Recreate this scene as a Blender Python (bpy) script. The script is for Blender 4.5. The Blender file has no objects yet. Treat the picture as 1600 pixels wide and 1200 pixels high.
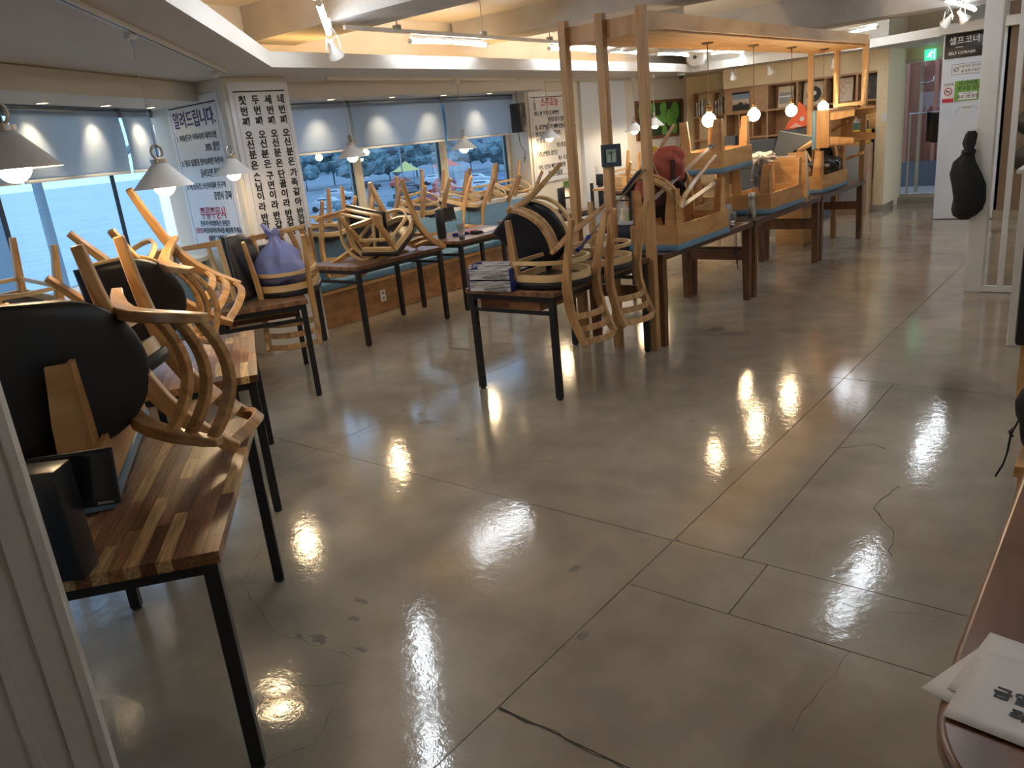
import bpy, bmesh, math, random
from math import pi, sin, cos, radians, atan2, hypot
from mathutils import Vector, Matrix, Euler, noise
C = bpy.context.scene.collection
SC = bpy.context.scene
rnd = random.Random(7)

# ------------------------------------------------------------------ camera, world, exposure
cd = bpy.data.cameras.new('camera'); cam = bpy.data.objects.new('camera', cd); C.objects.link(cam)
cd.sensor_width = 36.0; cd.lens = 36.0 * 1230.4 / 1600.0; cd.clip_start = 0.03; cd.clip_end = 900
def look(az, pitch, roll):
    f = Vector((sin(az) * cos(pitch), cos(az) * cos(pitch), -sin(pitch)))
    r0 = Vector((cos(az), -sin(az), 0)); u0 = r0.cross(f)
    r = cos(roll) * r0 + sin(roll) * u0; u = -sin(roll) * r0 + cos(roll) * u0
    return Matrix((r, u, -f)).transposed()
cam.matrix_world = Matrix.Translation((0, 0, 1.75)) @ look(radians(-39.798), radians(17.48), radians(-5.869)).to_4x4()
SC.camera = cam
SC.view_settings.view_transform = 'Standard'; SC.view_settings.look = 'None'
SC.view_settings.gamma = 1.0; SC.view_settings.use_curve_mapping = False
SC.view_settings.exposure = 0.84

W = bpy.data.worlds.new('world'); SC.world = W; W.use_nodes = True
nt = W.node_tree; nt.nodes.clear()
wo = nt.nodes.new('ShaderNodeOutputWorld'); bg = nt.nodes.new('ShaderNodeBackground')
tc = nt.nodes.new('ShaderNodeTexCoord'); sp = nt.nodes.new('ShaderNodeSeparateXYZ'); rp = nt.nodes.new('ShaderNodeValToRGB')
nt.links.new(tc.outputs['Generated'], sp.inputs[0]); nt.links.new(sp.outputs['Z'], rp.inputs[0])
rp.color_ramp.elements[0].position = 0.0; rp.color_ramp.elements[0].color = (0.60, 0.69, 0.77, 1)
rp.color_ramp.elements[1].position = 0.6; rp.color_ramp.elements[1].color = (0.46, 0.58, 0.76, 1)
nt.links.new(rp.outputs[0], bg.inputs[0]); bg.inputs[1].default_value = 1.55
nt.links.new(bg.outputs[0], wo.inputs[0])
WARM = (1.0, 0.72, 0.40); COOL = (0.80, 0.90, 1.0)

# ------------------------------------------------------------------ materials
def newmat(name):
    m = bpy.data.materials.new(name); m.use_nodes = True
    return m, m.node_tree, m.node_tree.nodes['Principled BSDF']
def flat(name, col, rough=0.6, metal=0.0, bump=0.0, bscale=60, var=0.0, coat=0.0, spec=None, alpha=None):
    m, t, b = newmat(name)
    b.inputs['Base Color'].default_value = (*col, 1); b.inputs['Roughness'].default_value = rough
    b.inputs['Metallic'].default_value = metal; b.inputs['Coat Weight'].default_value = coat
    if spec is not None: b.inputs['Specular IOR Level'].default_value = spec
    c = t.nodes.new('ShaderNodeTexCoord'); n = t.nodes.new('ShaderNodeTexNoise'); n.inputs['Scale'].default_value = bscale
    n.inputs['Detail'].default_value = 4
    t.links.new(c.outputs['Object'], n.inputs['Vector'])
    if bump:
        bp = t.nodes.new('ShaderNodeBump'); bp.inputs['Strength'].default_value = bump; bp.inputs['Distance'].default_value = 0.01
        t.links.new(n.outputs['Fac'], bp.inputs['Height']); t.links.new(bp.outputs[0], b.inputs['Normal'])
    if var:
        n2 = t.nodes.new('ShaderNodeTexNoise'); n2.inputs['Scale'].default_value = bscale * 0.13; n2.inputs['Detail'].default_value = 5
        t.links.new(c.outputs['Object'], n2.inputs['Vector'])
        r = t.nodes.new('ShaderNodeValToRGB'); t.links.new(n2.outputs['Fac'], r.inputs[0])
        r.color_ramp.elements[0].position = 0.3; r.color_ramp.elements[1].position = 0.7
        r.color_ramp.elements[0].color = (*[x * (1 - var) for x in col], 1); r.color_ramp.elements[1].color = (*[min(1, x * (1 + var)) for x in col], 1)
        t.links.new(r.outputs[0], b.inputs['Base Color'])
    return m
def emis(name, col, s):
    m, t, b = newmat(name); b.inputs['Base Color'].default_value = (*col, 1)
    b.inputs['Emission Color'].default_value = (*col, 1); b.inputs['Emission Strength'].default_value = s
    return m
def wood(name, dark, light, stretch=(1, 1, 12), scale=9, rough=0.4, rand=0.25, knots=True, coat=0.0):
    """grain runs along the axis whose stretch is the smallest number"""
    m, t, b = newmat(name); L = t.links.new
    c = t.nodes.new('ShaderNodeTexCoord'); mp = t.nodes.new('ShaderNodeMapping'); mp.inputs['Scale'].default_value = stretch
    oi = t.nodes.new('ShaderNodeObjectInfo'); ml = t.nodes.new('ShaderNodeMath'); ml.operation = 'MULTIPLY'; ml.inputs[1].default_value = 37.0
    L(oi.outputs['Random'], ml.inputs[0]); L(c.outputs['Object'], mp.inputs['Vector']); L(ml.outputs[0], mp.inputs['Location'])
    n = t.nodes.new('ShaderNodeTexNoise'); n.inputs['Scale'].default_value = scale; n.inputs['Detail'].default_value = 6; n.inputs['Distortion'].default_value = 0.6
    L(mp.outputs[0], n.inputs['Vector'])
    r = t.nodes.new('ShaderNodeValToRGB'); L(n.outputs['Fac'], r.inputs[0])
    r.color_ramp.elements[0].position = 0.33; r.color_ramp.elements[0].color = (*dark, 1)
    r.color_ramp.elements[1].position = 0.62; r.color_ramp.elements[1].color = (*light, 1)
    last = r.outputs[0]
    if knots:
        v = t.nodes.new('ShaderNodeTexVoronoi'); v.inputs['Scale'].default_value = 4.5; L(c.outputs['Object'], v.inputs['Vector'])
        kr = t.nodes.new('ShaderNodeValToRGB'); L(v.outputs['Distance'], kr.inputs[0])
        kr.color_ramp.elements[0].position = 0.03; kr.color_ramp.elements[0].color = (1, 1, 1, 1)
        kr.color_ramp.elements[1].position = 0.08; kr.color_ramp.elements[1].color = (0, 0, 0, 1)
        mx = t.nodes.new('ShaderNodeMix'); mx.data_type = 'RGBA'; mx.inputs[7].default_value = (*[x * 0.35 for x in dark], 1)
        L(kr.outputs[0], mx.inputs[0]); L(last, mx.inputs[6]); last = mx.outputs[2]
    hs = t.nodes.new('ShaderNodeHueSaturation'); mr = t.nodes.new('ShaderNodeMapRange')
    mr.inputs[3].default_value = 1 - rand; mr.inputs[4].default_value = 1 + rand
    L(oi.outputs['Random'], mr.inputs[0]); L(mr.outputs[0], hs.inputs['Value']); L(last, hs.inputs['Color']); L(hs.outputs[0], b.inputs['Base Color'])
    b.inputs['Roughness'].default_value = rough; b.inputs['Coat Weight'].default_value = coat; b.inputs['Coat Roughness'].default_value = 0.15
    bp = t.nodes.new('ShaderNodeBump'); bp.inputs['Strength'].default_value = 0.08; bp.inputs['Distance'].default_value = 0.01
    L(n.outputs['Fac'], bp.inputs['Height']); L(bp.outputs[0], b.inputs['Normal'])
    return m
def block(name, axis='x'):
    """butcher block: finger-jointed acacia staves, grain along local x"""
    m, t, b = newmat(name); L = t.links.new
    c = t.nodes.new('ShaderNodeTexCoord'); mp = t.nodes.new('ShaderNodeMapping')
    if axis == 'y': mp.inputs['Rotation'].default_value = (0, 0, pi / 2)
    if axis == 'xz': mp.inputs['Rotation'].default_value = (-pi / 2, 0, 0)
    if axis == 'yz': mp.inputs['Rotation'].default_value = (-pi / 2, 0, pi / 2)
    L(c.outputs['Object'], mp.inputs['Vector'])
    br = t.nodes.new('ShaderNodeTexBrick'); br.offset = 0.37; br.inputs['Scale'].default_value = 1
    br.inputs['Brick Width'].default_value = 0.27; br.inputs['Row Height'].default_value = 0.04; br.inputs['Mortar Size'].default_value = 0.0004
    br.inputs['Color1'].default_value = (0, 0, 0, 1); br.inputs['Color2'].default_value = (1, 1, 1, 1); br.inputs['Mortar'].default_value = (0.1, 0.1, 0.1, 1)
    L(mp.outputs[0], br.inputs['Vector'])
    r = t.nodes.new('ShaderNodeValToRGB'); L(br.outputs['Color'], r.inputs[0])
    cols = [(0.0, (0.075, 0.028, 0.013)), (0.35, (0.15, 0.062, 0.026)), (0.6, (0.24, 0.11, 0.045)), (0.85, (0.42, 0.25, 0.10)), (1.0, (0.55, 0.37, 0.17))]
    r.color_ramp.elements[0].color = (*cols[0][1], 1); r.color_ramp.elements[1].color = (*cols[-1][1], 1)
    for p, q in cols[1:-1]:
        e = r.color_ramp.elements.new(p); e.color = (*q, 1)
    m2 = t.nodes.new('ShaderNodeMapping'); m2.inputs['Scale'].default_value = (1.2, 22, 22); L(mp.outputs[0], m2.inputs['Vector'])
    n = t.nodes.new('ShaderNodeTexNoise'); n.inputs['Scale'].default_value = 5; n.inputs['Detail'].default_value = 5; L(m2.outputs[0], n.inputs['Vector'])
    mr = t.nodes.new('ShaderNodeMapRange'); mr.inputs[1].default_value = 0.3; mr.inputs[2].default_value = 0.7; mr.inputs[3].default_value = 0.6; mr.inputs[4].default_value = 1.35
    L(n.outputs['Fac'], mr.inputs[0]); hs = t.nodes.new('ShaderNodeHueSaturation'); L(mr.outputs[0], hs.inputs['Value']); L(r.outputs[0], hs.inputs['Color'])
    L(hs.outputs[0], b.inputs['Base Color']); b.inputs['Roughness'].default_value = 0.33
    return m
def stave_mat():
    m, t, b = newmat('acacia_stave'); L = t.links.new
    c = t.nodes.new('ShaderNodeTexCoord'); oi = t.nodes.new('ShaderNodeObjectInfo')
    r = t.nodes.new('ShaderNodeValToRGB'); L(oi.outputs['Random'], r.inputs[0])
    cols = [(0.0, (0.10, 0.038, 0.016)), (0.3, (0.17, 0.07, 0.028)), (0.55, (0.26, 0.12, 0.048)), (0.75, (0.34, 0.18, 0.07)), (1.0, (0.62, 0.43, 0.20))]
    r.color_ramp.elements[0].color = (*cols[0][1], 1); r.color_ramp.elements[1].color = (*cols[-1][1], 1)
    for p, q in cols[1:-1]:
        e = r.color_ramp.elements.new(p); e.color = (*q, 1)
    ml = t.nodes.new('ShaderNodeMath'); ml.operation = 'MULTIPLY'; ml.inputs[1].default_value = 31.0; L(oi.outputs['Random'], ml.inputs[0])
    mp = t.nodes.new('ShaderNodeMapping'); mp.inputs['Scale'].default_value = (1.5, 28, 28); L(c.outputs['Object'], mp.inputs['Vector']); L(ml.outputs[0], mp.inputs['Location'])
    n = t.nodes.new('ShaderNodeTexNoise'); n.inputs['Scale'].default_value = 3.2; n.inputs['Detail'].default_value = 6; n.inputs['Distortion'].default_value = 0.8
    L(mp.outputs[0], n.inputs['Vector'])
    mr = t.nodes.new('ShaderNodeMapRange'); mr.inputs[1].default_value = 0.32; mr.inputs[2].default_value = 0.68; mr.inputs[3].default_value = 0.45; mr.inputs[4].default_value = 1.45
    L(n.outputs['Fac'], mr.inputs[0]); hs = t.nodes.new('ShaderNodeHueSaturation'); L(mr.outputs[0], hs.inputs['Value']); L(r.outputs[0], hs.inputs['Color'])
    L(hs.outputs[0], b.inputs['Base Color']); b.inputs['Roughness'].default_value = 0.32
    bp = t.nodes.new('ShaderNodeBump'); bp.inputs['Strength'].default_value = 0.05; L(n.outputs['Fac'], bp.inputs['Height']); L(bp.outputs[0], b.inputs['Normal'])
    return m
def floor_mat():
    m, t, b = newmat('polished_concrete'); L = t.links.new
    g = t.nodes.new('ShaderNodeNewGeometry')
    n1 = t.nodes.new('ShaderNodeTexNoise'); n1.inputs['Scale'].default_value = 0.9; n1.inputs['Detail'].default_value = 8; n1.inputs['Distortion'].default_value = 0.5
    n2 = t.nodes.new('ShaderNodeTexNoise'); n2.inputs['Scale'].default_value = 5; n2.inputs['Detail'].default_value = 8
    L(g.outputs['Position'], n1.inputs['Vector']); L(g.outputs['Position'], n2.inputs['Vector'])
    r1 = t.nodes.new('ShaderNodeValToRGB'); L(n1.outputs['Fac'], r1.inputs[0])
    r1.color_ramp.elements[0].position = 0.32; r1.color_ramp.elements[0].color = (0.255, 0.215, 0.165, 1)
    r1.color_ramp.elements[1].position = 0.68; r1.color_ramp.elements[1].color = (0.39, 0.34, 0.265, 1)
    mx = t.nodes.new('ShaderNodeMix'); mx.data_type = 'RGBA'; mx.blend_type = 'OVERLAY'; mx.inputs[0].default_value = 0.28
    L(r1.outputs[0], mx.inputs[6]); L(n2.outputs['Fac'], mx.inputs[7])
    # dark worn scabs
    n3 = t.nodes.new('ShaderNodeTexNoise'); n3.inputs['Scale'].default_value = 2.1; n3.inputs['Detail'].default_value = 12; n3.inputs['Roughness'].default_value = 0.72
    L(g.outputs['Position'], n3.inputs['Vector'])
    r3 = t.nodes.new('ShaderNodeValToRGB'); L(n3.outputs['Fac'], r3.inputs[0])
    r3.color_ramp.elements[0].position = 0.675; r3.color_ramp.elements[0].color = (0, 0, 0, 1); r3.color_ramp.elements[1].position = 0.70; r3.color_ramp.elements[1].color = (0.75, 0.75, 0.75, 1)
    m3 = t.nodes.new('ShaderNodeMix'); m3.data_type = 'RGBA'; m3.inputs[7].default_value = (0.10, 0.085, 0.065, 1)
    L(r3.outputs[0], m3.inputs[0]); L(mx.outputs[2], m3.inputs[6]); L(m3.outputs[2], b.inputs['Base Color'])
    rr = t.nodes.new('ShaderNodeMapRange'); L(n2.outputs['Fac'], rr.inputs[0]); rr.inputs[3].default_value = 0.06; rr.inputs[4].default_value = 0.13
    L(rr.outputs[0], b.inputs['Roughness']); b.inputs['Specular IOR Level'].default_value = 0.75
    nb = t.nodes.new('ShaderNodeTexNoise'); nb.inputs['Scale'].default_value = 22; nb.inputs['Detail'].default_value = 3; L(g.outputs['Position'], nb.inputs['Vector'])
    nc = t.nodes.new('ShaderNodeTexNoise'); nc.inputs['Scale'].default_value = 110; nc.inputs['Detail'].default_value = 2; L(g.outputs['Position'], nc.inputs['Vector'])
    ad = t.nodes.new('ShaderNodeMath'); ad.operation = 'MULTIPLY_ADD'; ad.inputs[1].default_value = 0.28; L(nc.outputs['Fac'], ad.inputs[0]); L(nb.outputs['Fac'], ad.inputs[2])
    bp = t.nodes.new('ShaderNodeBump'); bp.inputs['Strength'].default_value = 0.12; bp.inputs['Distance'].default_value = 0.006
    L(ad.outputs[0], bp.inputs['Height']); L(bp.outputs[0], b.inputs['Normal'])
    return m
def glass_mat(name, tint, refl=1.0):
    m = bpy.data.materials.new(name); m.use_nodes = True; t = m.node_tree; t.nodes.clear(); L = t.links.new
    o = t.nodes.new('ShaderNodeOutputMaterial'); tr = t.nodes.new('ShaderNodeBsdfTransparent'); gl = t.nodes.new('ShaderNodeBsdfGlossy')
    tr.inputs[0].default_value = (*tint, 1); gl.inputs['Roughness'].default_value = 0.0
    lw = t.nodes.new('ShaderNodeLayerWeight'); pw = t.nodes.new('ShaderNodeMath'); pw.operation = 'POWER'; pw.inputs[1].default_value = 5.0
    fr = t.nodes.new('ShaderNodeMath'); fr.operation = 'MULTIPLY_ADD'; fr.inputs[1].default_value = 0.9; fr.inputs[2].default_value = 0.04; mx = t.nodes.new('ShaderNodeMixShader')
    L(lw.outputs['Facing'], pw.inputs[0]); L(pw.outputs[0], fr.inputs[0])
    L(fr.outputs[0], mx.inputs[0]); L(tr.outputs[0], mx.inputs[1]); L(gl.outputs[0], mx.inputs[2]); L(mx.outputs[0], o.inputs[0])
    return m
def bag_mat(name, col, tr=0.45):
    m = bpy.data.materials.new(name); m.use_nodes = True; t = m.node_tree; b = t.nodes['Principled BSDF']
    b.inputs['Base Color'].default_value = (*col, 1); b.inputs['Roughness'].default_value = 0.3; b.inputs['Alpha'].default_value = 1 - tr
    return m
def water_mat():
    m, t, b = newmat('sea_water'); L = t.links.new
    g = t.nodes.new('ShaderNodeNewGeometry'); mp = t.nodes.new('ShaderNodeMapping'); mp.inputs['Scale'].default_value = (0.5, 0.16, 1); mp.inputs['Rotation'].default_value = (0, 0, 0.6)
    L(g.outputs['Position'], mp.inputs['Vector']); n = t.nodes.new('ShaderNodeTexNoise'); n.inputs['Scale'].default_value = 1.0; n.inputs['Detail'].default_value = 7
    L(mp.outputs[0], n.inputs['Vector']); r = t.nodes.new('ShaderNodeValToRGB'); L(n.outputs['Fac'], r.inputs[0])
    r.color_ramp.elements[0].position = 0.35; r.color_ramp.elements[0].color = (0.36, 0.47, 0.54, 1)
    r.color_ramp.elements[1].position = 0.68; r.color_ramp.elements[1].color = (0.52, 0.62, 0.68, 1)
    L(r.outputs[0], b.inputs['Base Color']); b.inputs['Roughness'].default_value = 0.35
    bp = t.nodes.new('ShaderNodeBump'); bp.inputs['Strength'].default_value = 0.25; bp.inputs['Distance'].default_value = 0.15; L(n.outputs['Fac'], bp.inputs['Height']); L(bp.outputs[0], b.inputs['Normal'])
    return m

M = {}
M['floor'] = floor_mat()
M['joint'] = flat('joint_dark', (0.05, 0.042, 0.034), 0.8)
M['ceil'] = flat('ceiling_paint', (0.62, 0.57, 0.49), 0.85, bump=0.25, bscale=18, var=0.05)
M['cream'] = flat('cream_paint', (0.66, 0.62, 0.55), 0.7, bump=0.05, bscale=80)
M['soffit'] = flat('soffit_paint', (0.58, 0.55, 0.50), 0.6)
M['white'] = flat('white_paint', (0.72, 0.70, 0.66), 0.45)
M['coolwhite'] = flat('cool_white_panel', (0.66, 0.72, 0.82), 0.45)
M['yellow'] = flat('yellow_wall', (0.78, 0.64, 0.42), 0.7)
M['concrete'] = flat('beam_concrete', (0.42, 0.40, 0.37), 0.85, bump=0.6, bscale=14, var=0.18)
M['brownwall'] = flat('brown_wall', (0.20, 0.13, 0.08), 0.6, var=0.05)
M['blind'] = flat('blind_fabric', (0.62, 0.64, 0.66), 0.75, bump=0.05, bscale=300)
_t = M['blind'].node_tree; _b = _t.nodes['Principled BSDF']; _tr = _t.nodes.new('ShaderNodeBsdfTranslucent'); _tr.inputs[0].default_value = (.85, .88, .90, 1)
_mx = _t.nodes.new('ShaderNodeMixShader'); _mx.inputs[0].default_value = 0.60; _t.links.new(_b.outputs[0], _mx.inputs[1]); _t.links.new(_tr.outputs[0], _mx.inputs[2]); _t.links.new(_mx.outputs[0], _t.nodes['Material Output'].inputs[0])
M['frame'] = flat('window_frame', (0.55, 0.52, 0.45), 0.5)
M['blk'] = flat('black_metal', (0.012, 0.012, 0.014), 0.38)
M['blkplastic'] = flat('black_plastic', (0.015, 0.015, 0.017), 0.32)
M['leather'] = flat('black_leather', (0.010, 0.010, 0.013), 0.36, bump=0.12, bscale=220)
M['fabricblk'] = flat('black_cloth', (0.008, 0.008, 0.009), 0.8, bump=0.5, bscale=40)
M['blue'] = flat('blue_vinyl', (0.13, 0.26, 0.38), 0.42, bump=0.05, bscale=200, var=0.08)
M['chair'] = wood('chair_wood', (0.33, 0.155, 0.055), (0.60, 0.36, 0.145), (1, 1, 0.12), 22, 0.38, 0.22, True, 0.25)
M['bent'] = wood('bentwood', (0.58, 0.38, 0.17), (0.74, 0.52, 0.27), (0.3, 0.3, 1), 14, 0.38, 0.08, False, 0.2)
M['pine'] = wood('pine_post', (0.37, 0.19, 0.068), (0.55, 0.32, 0.135), (1, 1, 0.07), 16, 0.5, 0.1)
M['ply'] = wood('plywood', (0.46, 0.225, 0.075), (0.62, 0.355, 0.135), (0.3, 0.3, 1.5), 7, 0.5, 0.12)
M['plybig'] = wood('pergola_ply', (0.46, 0.25, 0.10), (0.62, 0.38, 0.17), (2.0, 0.3, 0.6), 5, 0.55, 0.08)
M['benchwood'] = wood('bench_front', (0.24, 0.11, 0.04), (0.40, 0.20, 0.08), (1, 0.2, 2.2), 6, 0.45, 0.05)
M['dark'] = wood('dark_table', (0.045, 0.020, 0.012), (0.10, 0.042, 0.022), (1.4, 0.15, 1.4), 12, 0.35, 0.1, False, 0.3)
M['darkleg'] = wood('table_leg', (0.10, 0.040, 0.016), (0.20, 0.085, 0.032), (1.4, 1.4, 0.15), 12, 0.4, 0.15, False)
M['counter'] = wood('counter_top', (0.075, 0.026, 0.010), (0.18, 0.070, 0.025), (1.2, 0.35, 1), 6, 0.32, 0.02, False, 0.4)
M['shelf'] = wood('shelf_wood', (0.36, 0.20, 0.10), (0.46, 0.28, 0.15), (0.4, 1, 1), 6, 0.55, 0.08, False)
M['stave'] = stave_mat()
M['blockx'] = block('butcher_block', 'x'); M['blocky'] = block('butcher_block_y', 'y')
M['blockdark'] = block('butcher_block_dark', 'x')
for _n in M['blockdark'].node_tree.nodes:
    if _n.type == 'VALTORGB':
        for _e in _n.color_ramp.elements: _e.color = (*[c_ * k_ for c_, k_ in zip((.17, .085, .042), (.7 + .9 * _e.position,) * 3)], 1)
M['blockside'] = block('butcher_block_side', 'xz'); M['blockside2'] = block('butcher_block_side2', 'yz')
M['steel'] = flat('steel', (0.55, 0.55, 0.56), 0.25, 1.0)
M['alu'] = flat('aluminium_strip', (0.52, 0.50, 0.47), 0.4, 0.5)
M['brass'] = flat('antique_brass', (0.30, 0.19, 0.09), 0.35, 0.9)
M['nickel'] = flat('brushed_nickel', (0.50, 0.44, 0.37), 0.35, 0.9)
M['shade'] = flat('lamp_shade', (0.74, 0.74, 0.74), 0.45)
M['print'] = flat('poster_film', (0.70, 0.71, 0.74), 0.35)
M['ink'] = flat('ink_black', (0.012, 0.012, 0.014), 0.5); M['inkblue'] = flat('ink_navy', (0.02, 0.02, 0.16), 0.5)
M['inkred'] = flat('ink_red', (0.50, 0.03, 0.06), 0.5); M['lilac'] = flat('ink_lilac', (0.28, 0.24, 0.50), 0.5)
M['inkwhite'] = flat('ink_white', (0.85, 0.85, 0.85), 0.5)
M['inkgreen'] = flat('ink_green', (0.16, 0.36, 0.06), 0.5)
M['paper'] = flat('paper', (0.60, 0.56, 0.53), 0.5, var=0.03)
M['bulbw'] = emis('bulb_glow', (1.0, 0.74, 0.42), 62.0)
M['tube'] = emis('tube_glow', (0.86, 0.93, 1.0), 27.0)
M['led'] = emis('cove_strip', (1.0, 0.60, 0.20), 11.0)
M['down'] = emis('downlight_glow', (1.0, 0.85, 0.6), 14.0)
M['exit'] = emis('exit_green', (0.05, 0.62, 0.36), 0.8); M['exitw'] = emis('exit_white', (0.7, 1.0, 0.85), 1.6)
M['glassA'] = glass_mat('tinted_glass', (0.66, 0.81, 0.92)); M['clear'] = glass_mat('clear_glass', (0.9, 0.93, 0.95))
M['water'] = water_mat()
M['asphalt'] = flat('asphalt', (0.20, 0.24, 0.28), 0.7, var=0.25, bscale=2)  # lighter and bluish: distance haze put into the colour
M['hill'] = flat('hill', (0.05, 0.09, 0.11), 0.9, var=0.3, bscale=2)  # bluish tone carries the haze of distance in the paint
M['rock'] = flat('rock', (0.12, 0.18, 0.22), 0.9, var=0.3, bscale=8)
M['green'] = flat('foliage', (0.17, 0.25, 0.27), 0.8, var=0.4, bscale=10)  # leaf colour shifted to pale blue to stand in for haze
M['bldg'] = flat('far_building', (0.30, 0.34, 0.38), 0.8); M['bldgw'] = flat('far_window', (0.08, 0.11, 0.15), 0.4)
M['siding'] = flat('red_siding', (0.36, 0.16, 0.12), 0.6, var=0.1)
M['greycab'] = flat('grey_cabinet', (0.065, 0.075, 0.09), 0.5)
M['crate'] = flat('yellow_crate', (0.75, 0.45, 0.04), 0.45)
M['orange'] = flat('orange_paint', (0.85, 0.14, 0.05), 0.5)
M['redcloth'] = flat('red_cloth', (0.42, 0.09, 0.055), 0.7, bump=0.4, bscale=30); M['maroon'] = flat('maroon_cloth', (0.06, 0.018, 0.016), 0.7, bump=0.3, bscale=30)
M['whitecloth'] = flat('white_cloth', (0.72, 0.70, 0.66), 0.8, bump=0.4, bscale=30)
M['bag'] = bag_mat('purple_film', (0.27, 0.32, 0.70), 0.32)
M['film'] = bag_mat('clear_film', (0.30, 0.30, 0.30), 0.72)
M['cover'] = flat('tray_print', (0.60, 0.60, 0.62), 0.35, var=0.0)
M['bluecap'] = flat('blue_plastic', (0.02, 0.035, 0.22), 0.35)
M['concgrey'] = flat('grey_plastic', (0.30, 0.30, 0.30), 0.5)
M['apple'] = flat('apple_print', (0.16, 0.42, 0.08), 0.4, var=0.3, bscale=30); M['appledark'] = flat('apple_dark', (0.03, 0.05, 0.02), 0.5)
def marble(m):
    t = m.node_tree; b = t.nodes['Principled BSDF']; L = t.links.new
    c = t.nodes.new('ShaderNodeTexCoord'); mp = t.nodes.new('ShaderNodeMapping'); mp.inputs['Scale'].default_value = (2, 26, 26); L(c.outputs['Object'], mp.inputs['Vector'])
    n = t.nodes.new('ShaderNodeTexNoise'); n.inputs['Scale'].default_value = 5; n.inputs['Detail'].default_value = 8; n.inputs['Roughness'].default_value = .7; L(mp.outputs[0], n.inputs['Vector'])
    r = t.nodes.new('ShaderNodeValToRGB'); L(n.outputs['Fac'], r.inputs[0]); r.color_ramp.elements[0].position = .40; r.color_ramp.elements[0].color = (.10, .10, .11, 1)
    r.color_ramp.elements[1].position = .56; r.color_ramp.elements[1].color = (.62, .62, .64, 1); L(r.outputs[0], b.inputs['Base Color'])
marble(M['cover'])

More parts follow.
